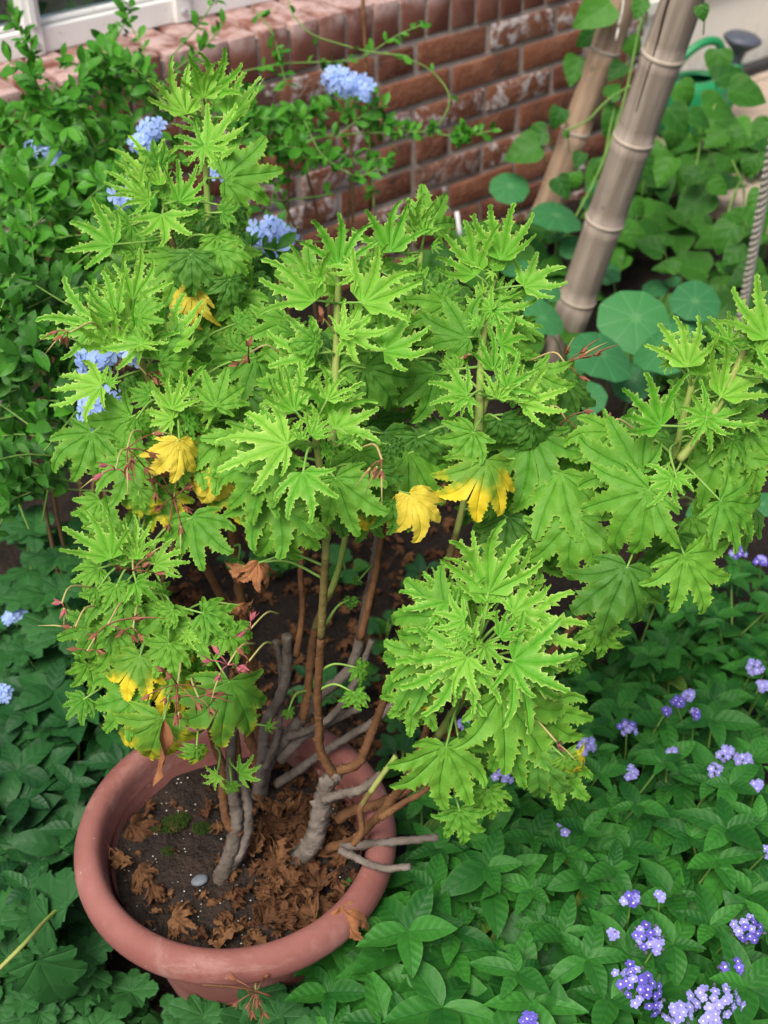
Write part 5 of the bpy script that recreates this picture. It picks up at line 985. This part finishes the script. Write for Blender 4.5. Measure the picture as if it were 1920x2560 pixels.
heart_plant('squash_plant', 'broad heart-leaved plant spreading in front of the green watering can', [('2', 1440, 330, 1500, 300, 3.05, .5, 2.2), ('2', 1390, 430, 1560, 440, 2.95, .55, 1.1), ('2', 1500, 370, 1650, 400, 3.0, .5, 1.1), ('2', 1290, 340, 1350, 420, 2.95, .4, 1.3), ('2', 1250, 440, 1340, 540, 2.9, .4, 1.1), ('2', 1340, 470, 1455, 500, 2.9, .5, 1), ('2', 1480, 540, 1410, 590, 2.8, .4, 1.2), ('2', 1560, 540, 1490, 570, 2.85, .5, 1.2), ('2', 1659, 500, 1600, 560, 2.75, .4, 1.2), ('2', 1390, 700, 1300, 735, 2.8, .5, 1), ('2', 1420, 740, 1500, 790, 2.8, .4, 1), ('2', 1290, 520, 1260, 600, 3.0, .3, 1.2), ('2', 1420, 780, 1300, 870, 2.85, .5, 1.2), ('N', 1430, 560, 1300, 760, 2.65, .5, 1), ('N', 1560, 430, 1640, 640, 2.55, .4, 1), ('N', 950, 690, 1050, 590, 2.75, .6, 1), ('N', 960, 750, 770, 660, 2.75, .6, 1), ('N', 1060, 870, 1000, 830, 2.7, .5, 1.6), ('N', 1000, 860, 880, 860, 2.75, .5, 1), ('N', 1330, 870, 1430, 820, 2.7, .5, 1.2), ('N', 1500, 700, 1350, 830, 2.65, .5, 1), ('2', 1460, 200, 1450, 330, 3.15, .2, 1), ('2', 1260, 640, 1210, 760, 2.95, .3, 1), ('2', 1600, 640, 1560, 720, 2.75, .4, 1), ('2', 1500, 860, 1560, 960, 2.7, .4, 1), ('2', 1640, 780, 1570, 860, 2.6, .4, 1)],
    onz(1800, 520, 0), [([(1720, 560), (1740, 420), (1760, 320), (1790, 260)], 2.95), ([(1850, 600), (1860, 480), (1830, 400)], 2.85), ([(1800, 620), (1830, 500), (1870, 420), (1900, 380)], 2.8)], 'plant')
# low cover under them
def filler():
    for j, (px, py, sx, sy, Z, n, key) in enumerate([(1420, 640, 150, 120, 3.0, 26, 'b'), (1640, 480, 140, 120, 3.1, 44, 'b'), (1850, 700, 100, 140, 2.7, 34, 'b'), (1750, 860, 160, 110, 2.5, 34, 'b'), (1540, 300, 90, 130, 3.2, 36, 'b'), (1330, 860, 110, 110, 2.2, 18, 'b'), (1150, 620, 150, 60, 2.6, 16, 'b'), (1850, 380, 90, 80, 3.1, 26, 'b')]):
        r = random.Random(700 + j); f = onz(px, py, 0); root = empty('bed_seedling', f, ['low leafy growth at the foot of the brownish bamboo pole', 'low leafy growth behind the split bamboo pole', 'low leafy growth around the pale rope', 'low leafy growth under the large round nasturtium leaves', 'low leafy growth between the two bamboo poles', 'low leafy growth right behind the geranium shoots', 'low leafy growth along the foot of the brick wall', 'low leafy growth at the edge of the tan paving'][j], 'plant', 'low leafy growth below the poles')
        for i in range(n):
            B = onz(px + r.uniform(-sx, sx), py + r.uniform(-sy, sy), r.uniform(.04, .16)); d = Vector((r.uniform(-1, 1), r.uniform(-1.2, .4), r.uniform(-.3, .3)))
            if (B - WO).dot(WN) > -.06: B -= WN * ((B - WO).dot(WN) + .08)
            o = link('leaf', r.choice(LEAF['b']), frame(B, d, Vector((r.uniform(-.3, .3), -.5, 1)), r.uniform(.06, .11)), root); tube('petiole', [Vector((B.x * .8 + f.x * .2, B.y * .8 + f.y * .2, 0)), Vector((B.x, B.y, B.z * .6)), B], .0014, M['petiole'], o, 4)
filler()
def weeds():
    r = random.Random(31)
    for j, (px, py) in enumerate([(880, 1280), (870, 1470), (960, 1620), (900, 1740), (800, 1760), (1010, 1830), (1000, 1930), (700, 1450), (480, 1750), (1080, 1700), (1050, 1480), (620, 1450)]):
        f = onz(px, py, .0); f.z = 0; root = empty('weed_seedling', f, 'small green weed sprouting from the dark soil behind the pot', 'weed', 'weeds behind the pot')
        for i in range(7):
            a = i * .9 + r.random(); d = Vector((math.cos(a), math.sin(a), r.uniform(.1, .6))); B = f + Vector((math.cos(a) * .012, math.sin(a) * .012, r.uniform(.02, .06)))
            o = link('leaf', r.choice(LEAF[r.choice(['c', 'hd', 'b'])]), frame(B, d, Vector((0, -.3, 1)), r.uniform(.025, .045)), root); tube('petiole', [f, (f + B) / 2, B], .0009, M['petiole'], o, 4)
weeds()
# ================================================================== watering can
def can():
    b = onz(1722, 330, .056); root = empty('watering_can', b, 'green plastic watering can with a dark grey rose by the white boards', 'watering can'); T = Matrix.Translation(b) @ Matrix.Rotation(R(20), 4, 'Z')
    pr = [(0, 0), (.085, 0), (.092, .006), (.095, .05), (.09, .13), (.082, .155), (.074, .162), (.045, .164), (.043, .158)]
    V, F = lathe(pr, 32); V = [(x * 1.15, y * .85, z) for x, y, z in V]; link('body', mesh('body', V, F, M['can']), T, root)
    A = lambda x, y, z: T @ Vector((x, y, z))
    tube('spout', spline([A(.08, 0, .03), A(.115, 0, .09), A(.125, 0, .15), A(.128, 0, .19)], 5), [.03 - .012 * i / 15 for i in range(16)], M['can'], root, 12)
    tube('handle', spline([A(-.08, 0, .12), A(-.07, 0, .21), A(.0, 0, .262), A(.06, 0, .25), A(.075, 0, .155)], 6), .0125, M['can'], root, 10)
    rs = [(0.013, -.06), (.017, -.03), (.022, -.012), (.046, .008), (.056, .018), (.054, .026), (.042, .034), (.02, .039), (0, .040)]
    link('rose', mesh('rose', *lathe(rs, 28), M['rose']), Matrix.Translation(A(.130, 0, .238)) @ Matrix.Rotation(.12, 4, 'Y'), root)
can()
# stray items in the bed
tg = link('plant_tag', (lambda V_F: mesh('plant_tag', V_F[0], V_F[1], M['white']))(tube_data(spline([at(1142, 530, 2.75), at(1146, 560, 2.75), at(1150, 590, 2.76)], 2), .0055, 6)), Matrix()); tag(tg, 'small white stake sticking up at the foot of the wall', 'stake')
